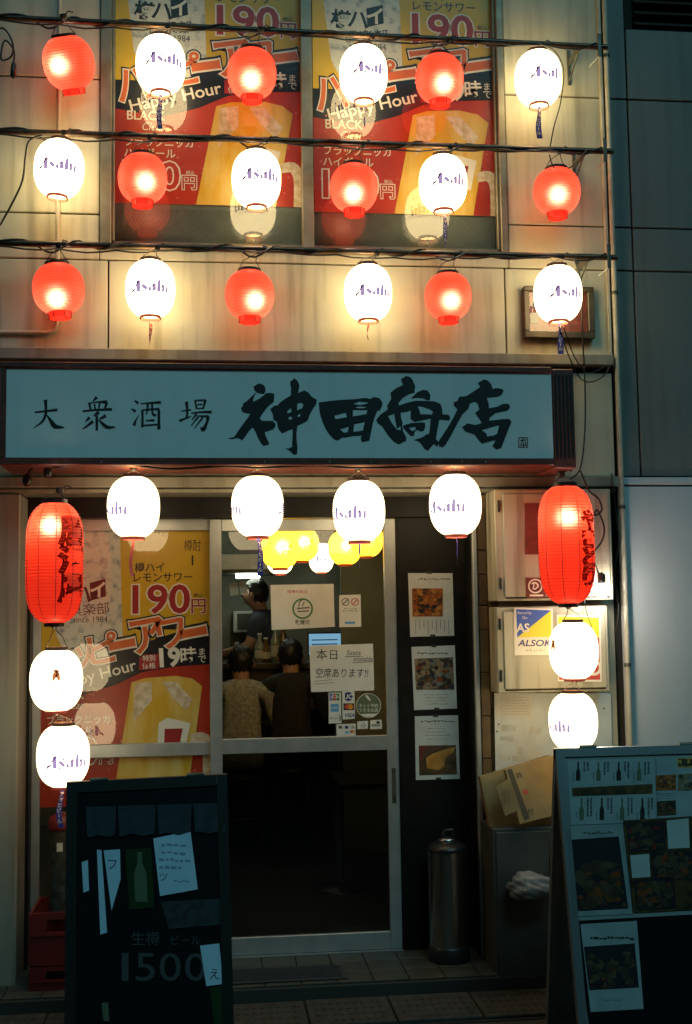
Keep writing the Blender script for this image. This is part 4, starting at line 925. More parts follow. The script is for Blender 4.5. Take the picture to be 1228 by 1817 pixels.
def d_sec(mb, at):
    mb.poly([(916, 1081), (978, 1083), (918, 1131)], at, 0.0016, 'print_blue'); mb.poly([(978, 1083), (978, 1130), (918, 1131)], at, 0.0017, 'print_yellow')
    mb.text('Security', at, 931, 1088, 6, 0.002, 'p_white', down=True, w=25); mb.text('On', at, 931, 1096, 5, 0.002, 'p_white', down=True); mb.text('AS', at, 928, 1114, 15, 0.002, 'p_white', down=True, bold=0.02, w=22)
    mb.text('ALSOK', at, 948, 1141, 11, 0.0016, 'print_navy', down=True, bold=0.02, w=58, shear=0.2); mb.text('セキュリティ', at, 950, 1154, 5, 0.0016, 'print_grey', down=True, w=34)
sheet('security_sticker', 'white security sticker with blue and yellow triangles on the lower meter box', 'sticker', LBY, [(912, 1078), (981, 1080), (981, 1162), (913, 1163)], 'p_white', None, d_sec)
def d_yel(mb, at):
    mb.poly([(991, 1094), (1063, 1096), (1063, 1130), (991, 1130)], at, 0.0016, 'print_yellow'); mb.poly([(991, 1131), (1063, 1131), (1065, 1206), (992, 1206)], at, 0.0016, 'print_red'); disc(mb, at, 1054, 1185, 14, 0.002, 'p_white', 18, 9)
sheet('security_sticker', 'yellow and red sticker partly behind a lantern on the lower meter box', 'sticker', LBY, [(988, 1091), (1066, 1093), (1068, 1210), (990, 1209)], 'p_white', None, d_yel)
# whitish board with pinned papers under the meter boxes
def d_doc(mb, at):
    mb.poly([(880, 1231), (943, 1233), (943, 1273), (882, 1273)], at, 0.0014, 'paper'); lines(mb, at, 884, 1235, 940, 1270, 7, m='paper_dark', wd=1.4)
    for i in range(16):
        x, y = random.uniform(882, 950), random.uniform(1278, 1345); a_, b_ = random.uniform(8, 28), random.uniform(6, 16); mb.poly([(x, y), (x+a_, y+0.4), (x+a_, y+b_), (x, y+b_)], at, 0.0013+i*5e-5, random.choice(('menu_white', 'paper_stain', 'paper', 'paper_stain')))
    for x, y in ((885, 1285), (882, 1298), (1072, 1257)): disc(mb, at, x, y, 1.6, 0.0025, 'ink', 8)
sheet('pinboard', 'pale board with faded papers below the meter boxes', 'board', 0.03, [(877, 1230), (1084, 1230), (1088, 1420), (880, 1420)], 'menu_white', None, d_doc)
mb = MB(); p = P(886, 1205, -0.02); mb.box(p.x-0.012, p.x+0.014, -0.02, 0.044, p.z-0.05, p.z+0.03, 'black_plastic', 0.004); mb.lathe([(0.006, 0.03), (0.006, 0.07), (0.003, 0.09)], 'black_plastic', 8, c=(p.x, 0.0, p.z)); tag(mb.build('lock_box'), 'small black lock box on the tiled strip below the meter boxes', 'box')

# ================================================================== pipes and cables
def pipe(name, label, cat, pts, r, m, n=10):
    base = Vector(pts[-1]); mb = MB(); mb.tube([Vector(p)-base for p in pts], r, m, n); o = mb.build(name); o.location = base
    return tag(o, label, cat)
pt, pb_ = P(1066, 0, -0.03), P(1106, 1320, -0.03)
pxm = (P(1079, 300, -0.03).x)
rt = thing('downpipe', 'pale drainpipe running down the corner of the facade', 'pipe', (P(1112, 1300, -0.03).x, -0.03, PZ)); L = Vector(rt.location)
xtop = P(1079, 300, -0.03).x - (P(1112, 1300, -0.03).x-P(1079, 300, -0.03).x)*0.6
mb = MB(); mb.tube([(P(1079, 300, -0.03).x-L.x, 0, zt-PZ), (0, 0, 0)] if False else [(P(1090, 500, -0.03).x-L.x, 0, zt-PZ), (P(1090, 500, -0.03).x-L.x, 0, 0)], 0.0125, 'pipe', 12); mb.build('pipe', rt)
mb = MB(); mb.box(P(1078, 500, -0.012).x-L.x-0.006, P(1078, 500, -0.012).x-L.x+0.008, 0.008, 0.029, P(1083, 640, 0).z-PZ, zt-PZ, 'pipe', 0.002); mb.build('corner_strip', rt)
for py in (100, 520, 900, 1180):
    z = P(1090, py, -0.03).z-PZ; mb = MB(); mb.lathe([(0.0155, -0.008), (0.0155, 0.008)], 'bracket', 12, c=(P(1090, 500, -0.03).x-L.x, 0, z)); mb.box(P(1090, 500, -0.03).x-L.x-0.006, P(1090, 500, -0.03).x-L.x+0.006, 0.012, 0.03, z-0.008, z+0.008, 'bracket'); mb.build('clamp', rt)
cx = P(103, 350, -0.02)
cz = P(103, 590, -0.02).z
pipe('conduit', 'thin white conduit bending away at the ledge beside the upper window', 'pipe', [(cx.x, -0.012, zt), (cx.x, -0.012, cz+0.05), (cx.x-0.008, -0.012, cz+0.012), (cx.x-0.045, -0.012, cz), (xl, -0.012, cz)], 0.0095, 'pipe')
def wire(label, pts, r=0.0045, name='cable'):
    q = bez([tuple(P(*p)) for p in pts], 6); base = q[-1]; mb = MB(); mb.tube([v-base for v in q], r, 'cable', 6); o = mb.build(name); o.location = base; return tag(o, label, 'cable')
wire('black cable hanging in a long curve beside the lowest-hung conduit lantern', [(0, 400, -0.1), (22, 360, -0.12), (40, 320, -0.15), (45, 280, -0.2), (52, 250, -0.22), (75, 240, -0.22)])
wire('looped black cable hanging from the end of the top bar by the red tilted lantern', [(-20, 60, -0.2), (5, 50, -0.2), (22, 75, -0.22), (20, 100, -0.2), (2, 105, -0.2), (8, 72, -0.2), (24, 88, -0.2), (25, 108, -0.2)], 0.004)
mb = MB(); p = P(24, 128, -0.2); mb.lathe([(0.002, 0.05), (0.01, 0.035), (0.014, 0), (0.012, -0.02), (0.002, -0.03)], 'black_plastic', 10); o = mb.build('lamp_plug'); o.location = p; tag(o, 'empty dark lamp holder dangling by the red tilted lantern', 'lamp holder')
wire('black cable falling from the top bar to the middle bar beside a navy streamer', [(960, 78, -0.22), (985, 92, -0.23), (1000, 125, -0.23), (995, 180, -0.23), (983, 225, -0.23), (976, 262, -0.22)], 0.003)
wire('black cable joining the red lantern to the middle bar near its end', [(975, 275, -0.22), (985, 300, -0.23), (1010, 298, -0.23), (1030, 280, -0.22), (1042, 266, -0.22)], 0.003)
wire('long black cable falling from the bottom bar past the framed box', [(1018, 460, -0.22), (1030, 500, -0.15), (1034, 600, -0.08), (1038, 680, -0.06), (1038, 760, -0.1), (1030, 830, -0.2), (1012, 850, -0.28)], 0.004)
wire('black cable swinging from the last bottom-bar lantern to the corner strip', [(992, 578, -0.2), (1005, 620, -0.12), (1025, 665, -0.08), (1045, 678, -0.06), (1070, 668, -0.05), (1082, 650, -0.04)], 0.003)
wire('thin cable running slack from the lantern to the corner pipe above the sign end', [(1000, 580, -0.2), (1018, 630, -0.1), (1040, 660, -0.06), (1065, 655, -0.05), (1083, 640, -0.04)], 0.0025)
wire('coiled black cable beside the long lantern before the meter box', [(1030, 835, -0.28), (1045, 870, -0.25), (1062, 885, -0.24), (1068, 905, -0.24), (1055, 915, -0.24), (1060, 905, -0.24), (1072, 935, -0.22), (1068, 960, -0.22), (1050, 985, -0.24), (1055, 1000, -0.22), (1063, 1020, -0.18), (1066, 1034, -0.16)], 0.004)
wire('thin black cable trailing down the corner strip past the bare bulb', [(1085, 840, -0.06), (1092, 900, -0.06), (1098, 960, -0.06), (1090, 1020, -0.06), (1098, 1080, -0.06), (1092, 1120, -0.06)], 0.003)
wire('thin black cable from the bare bulb down behind the lantern', [(1036, 1062, -0.2), (1042, 1090, -0.2), (1052, 1120, -0.16), (1058, 1160, -0.13)], 0.002)
wire('black cable drooping below the signboard beside the left pillar', [(45, 850, -0.2), (60, 828, -0.25), (90, 823, -0.28), (100, 830, -0.29), (140, 824, -0.3), (230, 826, -0.3)], 0.005)
wire('black cable sagging along the lower frame of the signboard', [(230, 824, -0.32), (300, 832, -0.32), (400, 827, -0.32), (460, 830, -0.32), (560, 826, -0.32), (620, 830, -0.32), (700, 829, -0.32), (800, 824, -0.32)], 0.005)
for px, py, lab in ((48, 853, 'dark plug hanging under the signboard beside the left pillar'), (85, 838, 'dark junction ball under the signboard above the long lantern')):
    mb = MB(); mb.lathe([(0.002, 0.03), (0.016, 0.018), (0.019, 0), (0.014, -0.02), (0.002, -0.026)], 'black_plastic', 10); o = mb.build('cable_plug'); o.location = P(px, py, -0.24); tag(o, lab, 'plug')
# framed box behind the last bottom-bar lantern
x0, x1, za, zb = rect(928, 511, 1052, 602, -0.02)
fx = thing('light_box', 'dark framed glass box on the wall behind the last bottom-bar lantern', 'box', ((x0+x1)/2, 0, za)); L = Vector(fx.location)
mb = MB(); w_ = (x1-x0)/2; h_ = zb-za
mb.box(-w_, w_, -0.05, -0.001, 0, 0.03, 'frame_dark', 0.003); mb.box(-w_, w_, -0.05, -0.001, h_-0.022, h_, 'frame_dark', 0.003); mb.box(-w_, -w_+0.024, -0.049, -0.001, 0.0305, h_-0.0225, 'frame_dark', 0.003); mb.box(w_-0.03, w_, -0.049, -0.001, 0.0305, h_-0.0225, 'frame_dark', 0.003); mb.build('frame', fx)
mb = MB(); mb.box(-w_+0.024, w_-0.03, -0.022, -0.012, 0.03, h_-0.022, 'maroon'); mb.build('back_plate', fx); mb = MB(); mb.box(-w_+0.024, w_-0.03, -0.034, -0.030, 0.03, h_-0.022, 'glass'); mb.build('pane', fx)
mb = MB(); mb.box(-w_+0.035, -w_+0.07, -0.028, -0.0225, 0.07, 0.12, 'print_grey'); mb.box(-w_+0.035, -w_+0.07, -0.028, -0.0225, 0.15, 0.17, 'print_grey'); mb.build('fitting', fx)

# ================================================================== things standing before the door
# stainless bin
bx, by = P(797, 1680, 0.05).x, 0.05
r_ = 34.5*depth((bx, by, FZ+0.4))/F
hb = P(797, 1508, by).z-FZ
bn = thing('ash_bin', 'stainless steel cylinder bin with black base and domed lid by the black wall', 'bin', (bx, by, FZ+0.0))
mb = MB(); mb.lathe([(0.001, 0.001), (r_*1.04, 0.001), (r_*1.06, 0.012), (r_*1.06, 0.060), (r_*1.0, 0.066)], 'black_plastic', 32); mb.build('base', bn)
mb = MB(); mb.lathe([(r_, 0.062), (r_, hb)], 'steel', 40); mb.build('drum', bn)
mb = MB(); mb.lathe([(r_*1.0, hb), (r_*1.03, hb+0.004), (r_*0.98, hb+0.018), (r_*0.7, hb+0.034), (r_*0.42, hb+0.042)], 'black_plastic', 32); mb.build('lid', bn)
mb = MB(); mb.lathe([(r_*0.44, hb+0.040), (r_*0.46, hb+0.048), (r_*0.30, hb+0.055), (0.001, hb+0.058)], 'steel', 24); mb.build('lid_cap', bn)
mb = MB(); mb.tube([(-0.02, 0, hb+0.055), (-0.01, -0.01, hb+0.085), (0.022, -0.01, hb+0.09), (0.03, 0, hb+0.058)], 0.010, 'black_plastic', 8); mb.build('handle', bn)
# grey cabinet with cardboard on top and a plastic bag hooked on
x0, x1, _, zc = rect(868, 1462, 985, 1690, -0.1)
cb = thing('storage_cabinet', 'grey storage cabinet beside the steel bin, under the cardboard boxes', 'cabinet', ((x0+x1)/2, 0.0, PZ)); L = Vector(cb.location); w_ = (x1-x0)/2
mb = MB(); mb.box(-w_, w_, -0.19, 0.035, 0.0, zc-PZ, 'cabinet', 0.004); mb.build('body', cb)
mb = MB(); mb.box(-w_+0.012, w_-0.012, -0.198, -0.1905, 0.03, zc-PZ-0.015, 'cabinet', 0.003); mb.build('door', cb)
mb = MB(); mb.box(w_-0.05, w_-0.035, -0.210, -0.1985, 0.45, 0.55, 'bracket', 0.002); mb.build('handle', cb)
def slab(name, label, quad, y, thick, tilt, prints=()):
    pl = Pl(P(sum(q[0] for q in quad)/4, sum(q[1] for q in quad)/4, y), tilt); base = pl.at(*quad[3]); o = thing(name, label, 'cardboard box', base, 'flattened cardboard boxes')
    at = lambda px, py, d=0.0: pl.at(px, py, d)-base
    f = [at(*q, 0) for q in quad]; b = [p - pl.n*thick for p in f]; mb = MB(); mb.face(f[::-1], 'cardboard'); mb.face(b, 'cardboard')
    for i in range(4): mb.face([b[i], f[i], f[(i+1) % 4], b[(i+1) % 4]][::-1], 'cardboard')
    mb.build('board', o)
    if prints:
        mb = MB()
        for kind, *a in prints:
            if kind == 'q': mb.poly(a[0], at, 0.0012, a[1])
            elif kind == 't': mb.text(a[0], at, a[1], a[2], a[3], 0.0012, 'cardboard_print', bold=0.02, down=True, rot=a[4])
            else: lines(mb, at, *a)
        mb.build('print', o)
slab('cardboard_box', 'large opened cardboard box leaning behind the silver menu board', [(852, 1378), (975, 1340), (1000, 1470), (876, 1492)], -0.12, 0.05, (0, -1, 0.12))
slab('cardboard_box', 'folded cardboard box with dark printed stripe behind the silver menu board', [(897, 1366), (990, 1338), (1010, 1440), (923, 1462)], -0.20, 0.03, (0.1, -1, 0.15),
     (('q', [(900, 1366), (908, 1364), (940, 1452), (931, 1456)], 'cardboard_print'), ('t', '共', 921, 1376, 11, 15), ('q', [(928, 1402), (936, 1400), (937, 1408), (930, 1410)], 'print_red'), ('t', '個', 942, 1440, 12, 12)))
slab('cardboard_box', 'small cardboard flap with fine print stuck out of the folded box', [(880, 1396), (905, 1380), (923, 1436), (897, 1448)], -0.24, 0.006, (-0.1, -1, 0.1), (('l', 890, 1402, 905, 1436, 5, True, 'cardboard_print', 1.0),))
def crumple(name, label, c, s, m, seed, cat):
    random.seed(seed); bm = bmesh.new(); bmesh.ops.create_icosphere(bm, subdivisions=4, radius=1)
    for v in bm.verts:
        n = v.co.copy(); k = 0.85+0.08*math.sin(n.x*5+seed)+0.06*math.sin(n.z*6+n.y*5)+0.13*abs(math.sin(n.x*5+n.z*8))+0.09*abs(math.sin(n.y*9+n.x*7-n.z*4))+random.uniform(-0.006, 0.006)
        v.co = Vector((n.x*s[0]*k, n.y*s[1]*k, max(-s[2]*0.7, n.z*s[2]*k)))
    mb = MB(); mb.bm(bm, m, True); o = mb.build(name); o.location = c; return tag(o, label, cat)
p = P(945, 1578, -0.30); crumple('plastic_bag', 'crumpled white plastic bag tied to the cabinet behind the silver menu board', p+Vector((0, 0.03, 0)), (0.105, 0.07, 0.062), 'bag', 3, 'bag')
# red bottle crates stacked by the door
def crate(px0, px1, py0, py1, y, label):
    x0, x1, za, zb = rect(px0, py0, px1, py1, y); h = zb-za; w2 = (x1-x0)/2; d2 = 0.15
    o = thing('bottle_crate', label, 'crate', ((x0+x1)/2, y+d2, za), 'red bottle crates'); mb = MB(); t = 0.012
    for sx_ in (-1, 1): mb.box(min(sx_*w2, sx_*(w2-t)), max(sx_*w2, sx_*(w2-t)), -d2, d2, 0, h, 'crate_red', 0.003)
    for sy in (-1, 1):
        a, b = sorted((sy*d2, sy*(d2-t))); e = 0.0008
        mb.box(-w2+t, w2-t, a+e, b-e, 0.0, h*0.62, 'crate_red'); mb.box(-w2+t, w2-t, a+e, b-e, h*0.86, h-0.001, 'crate_red'); mb.box(-w2+t, -w2*0.55, a+e, b-e, h*0.62, h*0.86, 'crate_red'); mb.box(w2*0.55, w2-t, a+e, b-e, h*0.62, h*0.86, 'crate_red')
        mb.box(-w2+t, w2-t, a-0.004, b+0.004, h*0.55, h*0.60, 'crate_red')
    mb.box(-w2+t, w2-t, -d2+t, d2-t, 0.0, 0.012, 'crate_red'); mb.build('body', o)
    mb = MB(); mb.box(w2*0.2, w2*0.62, -d2-0.002, -d2+0.002, h*0.25, h*0.42, 'paper_dark'); mb.build('label_plate', o)
crate(50, 190, 1618, 1712, -0.12, 'upper red plastic bottle crate behind the dark menu board')
crate(50, 190, 1714, 1776, -0.12, 'lower red plastic bottle crate behind the dark menu board')
# dark canister with a red lid between the crates and the pillar
p = P(108, 1618, 0.02); h1 = P(108, 1470, 0.02).z-p.z
cn = thing('canister', 'dark canister with red lid standing on the crates', 'canister', (p.x, 0.02, p.z)); mb = MB(); mb.lathe([(0.001, 0), (0.048, 0), (0.05, 0.01), (0.05, h1)], 'bracket', 20); mb.build('body', cn)
mb = MB(); mb.lathe([(0.056, h1), (0.06, h1+0.012), (0.05, h1+0.05), (0.02, h1+0.066), (0.001, h1+0.068)], 'crate_red', 20); mb.build('lid', cn)
mb = MB(); mb.box(-0.012, 0.012, -0.053, -0.047, h1*0.75, h1*0.85, 'paper'); mb.build('label', cn)

# ================================================================== the two menu boards
def aboard(name, label, x0, x1, ztop, ytop, splay, frame_m, panel_m, roll_=0.0, edge=0.03):
    """two hinged framed panels standing as an A"""
    W = x1-x0; H = ztop-PZ; o = thing(name, label, 'menu board', ((x0+x1)/2, ytop, PZ)); o.rotation_euler = (0, roll_, 0)
    faces = {}
    for sg, nm in ((-1, 'front_panel'), (1, 'back_panel')):
        down = Vector((0, sg*splay, -H)); Ls = down.length; dn = down/Ls; n = Vector((0, sg*H, splay)).normalized()
        top = Vector((0, 0, H)); t = 0.014
        mb = MB(); cc = top+dn*Ls/2
        mb.obox(cc, (W/2-edge*0.8, 0, 0), dn*(Ls/2-edge*0.8), n*0.005, panel_m); pn = mb.build(nm, o)
        mb = MB()
        for s2 in (-1, 1): mb.obox(cc+Vector((s2*(W/2-edge/2), 0, 0)), (edge/2, 0, 0), dn*(Ls/2), n*t, frame_m)
        for k in (edge/2, Ls-edge/2-0.10): mb.obox(top+dn*k, (W/2-edge-0.0005, 0, 0), dn*(edge/2), n*(t-0.001), frame_m)
        mb.build('frame', pn)
        faces[sg] = (top, dn, n, Ls)
    for s2 in (-1, 1):
        mb = MB(); mb.tube([(s2*W*0.3-0.03, 0, H+0.004), (s2*W*0.3+0.03, 0, H+0.004)], 0.008, 'bracket', 8); mb.build('hinge', o)
    bpy.context.view_layer.update()
    top, dn, n, Ls = faces[-1]; M = o.matrix_world.copy()
    pl = Pl(M @ (top+n*0.006), M.to_3x3() @ n); inv = M.inverted()
    return o, (lambda px, py, d=0.0: inv @ pl.at(px, py, d))
def bsheet(o, at, name, quad, m, draw=None, lift=0.001):
    mb = MB(); f = [at(*q, lift+0.001) for q in quad]; b = [at(*q, lift) for q in quad]; mb.face(f[::-1], m)
    for i in range(4): mb.face([b[i], b[(i+1) % 4], f[(i+1) % 4], f[i]], m)
    s = mb.build(name, o)
    if draw: mb = MB(); draw(mb, lambda x, y, d=0.0: at(x, y, d+lift)); mb.build('print', s)
    return s
# silver board
AY = -1.0
x0 = P(984, 1330, AY).x; zt2 = P(1100, 1326, AY).z
sb, at = aboard('menu_board', 'silver framed folding menu board with sake list and food photos', x0, x0+0.62, zt2, AY, 0.22, 'alu_board', 'board_panel')
def d_sake(mb, at):
    mb.poly([(1015, 1398), (1158, 1391), (1158, 1408), (1016, 1413)], at, 0.002, 'food_dark')
    for rI, (yb, yt) in enumerate(((1385, 1352), (1455, 1416))):
        for i in range(4):
            x = 1026+i*36+rI*6; h = yb-yt
            mm = ('p_black', 'print_olive')[(i+rI) % 2]
            mb.poly([(x-4, yb), (x-4, yb-h*0.45), (x-1.5, yb-h*0.65), (x-1.5, yb-h), (x+1.5, yb-h), (x+1.5, yb-h*0.65), (x+4, yb-h*0.45), (x+4, yb)], at, 0.002, mm)
            lines(mb, at, x+8, yt, x+20, yb-4, 2, True, 'ink', 3.2); lines(mb, at, x-12, yb-14, x-6, yb+3, 1, True, 'print_grey', 2)
bsheet(sb, at, 'sake_list', [(1006, 1350), (1162, 1345), (1165, 1458), (1013, 1464)], 'menu_paper', d_sake)
bsheet(sb, at, 'photo_menu', [(1164, 1345), (1262, 1340), (1264, 1448), (1168, 1454)], 'menu_paper', lambda mb, at: [(mb.poly(q, at, 0.002, m), food(mb, at, q, GRILL if m == 'food_grill' else FRIED if m == 'food_fried' else DARK, 30, (3, 7), 0.0022, int(q[0][0]))) for q, m in (([(1164, 1376), (1200, 1374), (1200, 1402), (1165, 1403)], 'food_fried'), ([(1203, 1374), (1240, 1372), (1240, 1402), (1203, 1403)], 'food_grill'), ([(1166, 1422), (1199, 1420), (1200, 1446), (1167, 1448)], 'food_dark'), ([(1202, 1345), (1240, 1343), (1240, 1362), (1202, 1362)], 'p_amber'))]+[lines(mb, at, 1166, 1406, 1200, 1418, 3)])
bsheet(sb, at, 'photo_sheet', [(1006, 1472), (1102, 1466), (1122, 1622), (1020, 1626)], 'menu_paper', lambda mb, at: (mb.poly([(1013, 1490), (1098, 1484), (1115, 1612), (1024, 1617)], at, 0.002, 'f4'), food(mb, at, [(1013, 1520), (1100, 1515), (1115, 1612), (1024, 1617)], DARK, 80, (6, 16), 0.0022, 5), lines(mb, at, 1030, 1474, 1090, 1482, 1, wd=4)))
def d_food(mb, at):
    for q, m in (([(1112, 1460), (1180, 1456), (1182, 1508), (1116, 1514)], 'food_red'), ([(1183, 1456), (1222, 1452), (1224, 1504), (1186, 1506)], 'menu_white'), ([(1118, 1518), (1152, 1515), (1154, 1556), (1122, 1558)], 'menu_white'), ([(1155, 1512), (1228, 1508), (1232, 1560), (1158, 1562)], 'food_fried'), ([(1124, 1562), (1196, 1558), (1200, 1612), (1130, 1616)], 'food_dark')):
        mb.poly(q, at, 0.002, 'menu_white' if m == 'menu_white' else 'f4')
        if m != 'menu_white': food(mb, at, q, {'food_red': ('fa', 'fb', 'f4', 'f8'), 'food_fried': ('f8', 'fb', 'f2', 'fb'), 'food_dark': DARK}[m], 60, (4, 11), 0.0022, int(q[0][0]))
    lines(mb, at, 1188, 1462, 1216, 1500, 3, True, 'ink', 2.4); lines(mb, at, 1124, 1520, 1150, 1552, 3, True, 'ink', 2.4)
s_ = bsheet(sb, at, 'food_sheet', [(1106, 1456), (1262, 1446), (1268, 1612), (1124, 1620)], 'food_dark', d_food, 0.003)
for nm, quad in (('plastic_sleeve', [(1004, 1470), (1104, 1464), (1124, 1625), (1018, 1629)]), ('plastic_sleeve', [(1104, 1454), (1265, 1444), (1270, 1614), (1122, 1623)])):
    n = 10; rows_ = []; random.seed(len(quad)+quad[0][0])
    for j in range(n+1):
        r__ = []
        for i in range(n+1):
            u, v = i/n, j/n
            x = (quad[0][0]*(1-u)+quad[1][0]*u)*(1-v)+(quad[3][0]*(1-u)+quad[2][0]*u)*v; y = (quad[0][1]*(1-u)+quad[1][1]*u)*(1-v)+(quad[3][1]*(1-u)+quad[2][1]*u)*v
            r__.append(at(x, y, 0.008+random.uniform(0, 0.004)))
        rows_.append(r__)
    mb = MB(); mb.grid(rows_, 'film'); mb.build(nm, sb)
bsheet(sb, at, 'dark_panel', [(1020, 1634), (1275, 1620), (1290, 1830), (1050, 1850)], 'board_black')
bsheet(sb, at, 'menu_page', [(1030, 1640), (1130, 1634), (1142, 1790), (1048, 1796)], 'menu_paper', lambda mb, at: (mb.poly([(1036, 1680), (1126, 1674), (1134, 1752), (1046, 1757)], at, 0.002, 'f4'), food(mb, at, [(1036, 1690), (1126, 1684), (1134, 1752), (1046, 1757)], DARK, 70, (5, 13), 0.0022, 8), lines(mb, at, 1034, 1660, 1126, 1670, 1, wd=5, m='ink'), lines(mb, at, 1070, 1772, 1100, 1778, 1, wd=2)), 0.003)
# dark board
x0 = P(130, 1384, AY).x; x1 = P(414, 1384, AY).x; zt2 = P(272, 1381, AY).z
kb, at = aboard('menu_board', 'dark framed folding menu board with painted pale reflections and a chalked price', x0, x1, zt2, AY, 0.20, 'frame_black', 'board_black', R(-1.2), 0.036)
for a, b in ((152, 206), (209, 276), (279, 340), (343, 402)):
    rows_ = []
    for j in range(9):
        v = j/8; rows_.append([at(a+(b-a)*(u/8)+(3*v if u < 4 else -2*v), 1432-(a-152)*0.03+52*v-(b-a)*u/8*0.03+2.0*v*math.sin(u*1.1+a), 0.004+0.006*v*abs(math.sin(u*0.9+a))) for u in range(9)])
    mb = MB(); mb.grid(rows_, 'noren'); mb.build('cloth_flap', kb)
bsheet(kb, at, 'painted_reflection', [(272, 1488), (338, 1474), (351, 1578), (284, 1590)], 'reflection_blue', lambda mb, at: (lines(mb, at, 280, 1494, 332, 1546, 4, m='reflection_mark', wd=6, gap=2.2), lines(mb, at, 306, 1560, 338, 1568, 1, m='reflection_mark', wd=5), mb.text('ツ', at, 290, 1556, 14, 0.0016, 'chalk', down=True)), 0.004)  # pale blue pieces: blurred reflections in the board's plastic, put into the colour
bsheet(kb, at, 'painted_reflection', [(186, 1509), (212, 1507), (217, 1552), (206, 1590), (203, 1618), (192, 1612)], 'reflection_blue', None, 0.004) if False else bsheet(kb, at, 'painted_reflection', [(184, 1509), (213, 1507), (214, 1560), (198, 1616)], 'reflection_blue', lambda mb, at: mb.text('フ', at, 199, 1534, 16, 0.0016, 'chalk', down=True), 0.004)
bsheet(kb, at, 'painted_reflection', [(172, 1508), (180, 1508), (190, 1655), (178, 1658)], 'reflection_blue', None, 0.004)
bsheet(kb, at, 'painted_reflection', [(145, 1530), (156, 1526), (158, 1580), (148, 1584)], 'reflection_blue', None, 0.004)
bsheet(kb, at, 'bottle_picture', [(222, 1508), (268, 1504), (274, 1610), (230, 1614)], 'bottle_green', lambda mb, at: mb.poly([(240, 1600), (238, 1550), (244, 1530), (244, 1512), (252, 1512), (252, 1530), (260, 1550), (262, 1600)], at, 0.002, 'print_olive'), 0.003)
bsheet(kb, at, 'painted_reflection', [(355, 1678), (389, 1674), (396, 1746), (366, 1750)], 'reflection_blue', lambda mb, at: mb.text('え', at, 381, 1728, 18, 0.0016, 'chalk', down=True), 0.004)
mb = MB(); a2 = lambda x, y, d=0.0: at(x, y, d+0.003)
mb.text('ビール', a2, 330, 1668, 16, 0, 'chalk', down=True)
for ch_, x_, y_, h_, w_ in (('生', 245, 1665, 24, 24), ('樽', 271, 1665, 24, 24), ('1', 222, 1716, 50, 12), ('5', 258, 1716, 50, 34), ('0', 302, 1716, 50, 38), ('0', 347, 1716, 50, 38)):
    m_ = MB(); m_.text(ch_, a2, x_, y_, h_, 0, 'chalk', down=True, w=w_); m_.build('chalk_character', kb)
mb.poly([(285, 1600), (398, 1594), (402, 1640), (300, 1648)], lambda x, y, d=0: at(x, y, 0.003), 0, 'smudge')
mb.poly([(180, 1780), (192, 1778), (194, 1812), (184, 1812)], lambda x, y, d=0: at(x, y, 0.003), 0, 'print_olive'); mb.poly([(372, 1752), (400, 1750), (408, 1817), (380, 1817)], lambda x, y, d=0: at(x, y, 0.003), 0, 'bottle_green'); mb.build('chalk_lettering', kb)

# ================================================================== inside the bar
def I(px, py, y): return P(px, py, y)
ix0, ix1, iy0, iy1, izc = -2.4, 2.6, 0.36, 3.9, FZ+2.55
for nm, f, m in (('interior_floor', [(ix0, iy0, FZ-0.002), (ix1, iy0, FZ-0.002), (ix1, iy1, FZ-0.002), (ix0, iy1, FZ-0.002)], 'in_floor'), ('interior_ceiling', [(ix0, 0.34, izc), (ix0, iy1, izc), (ix1, iy1, izc), (ix1, 0.34, izc)], 'in_ceiling'),
    ('interior_wall', [(ix0, iy1, FZ), (ix1, iy1, FZ), (ix1, iy1, izc), (ix0, iy1, izc)], 'in_wall'), ('interior_wall', [(ix0, 0.34, FZ), (ix0, iy1, FZ), (ix0, iy1, izc), (ix0, 0.34, izc)], 'in_wall'), ('interior_wall', [(ix1, 0.34, FZ), (ix1, 0.34, izc), (ix1, iy1, izc), (ix1, iy1, FZ)], 'in_wall')):
    mb = MB(); mb.face(f, m); structure(mb.build(nm))
mb = MB(); mb.box(ix0, ix1, 0.345, 0.40, hz, izc+0.02, 'in_dark'); mb.box(dx1+0.06, ix1, 0.345, 0.40, FZ, hz, 'in_dark'); mb.box(ix0, dx0-0.03, 0.345, 0.40, FZ, hz, 'in_dark'); structure(mb.build('interior_wall'))
# grey partition on the right of the room
x0 = I(606, 1100, 2.4).x; mb = MB(); mb.box(x0, ix1, 2.4, 2.46, FZ, izc, 'in_wall'); structure(mb.build('partition_wall'))
# ceiling lamp
t = thing('tube_light', 'fluorescent tube light on the ceiling inside the bar', 'lamp', (0.2, 2.9, izc-0.05)); mb = MB(); mb.box(-0.65, 0.65, -0.06, 0.06, 0.0, 0.048, 'menu_white', 0.004); mb.build('housing', t)
mb = MB(); mb.tube([(-0.6, 0, -0.025), (0.6, 0, -0.025)], 0.016, 'tube_lamp', 10); mb.build('tube', t)
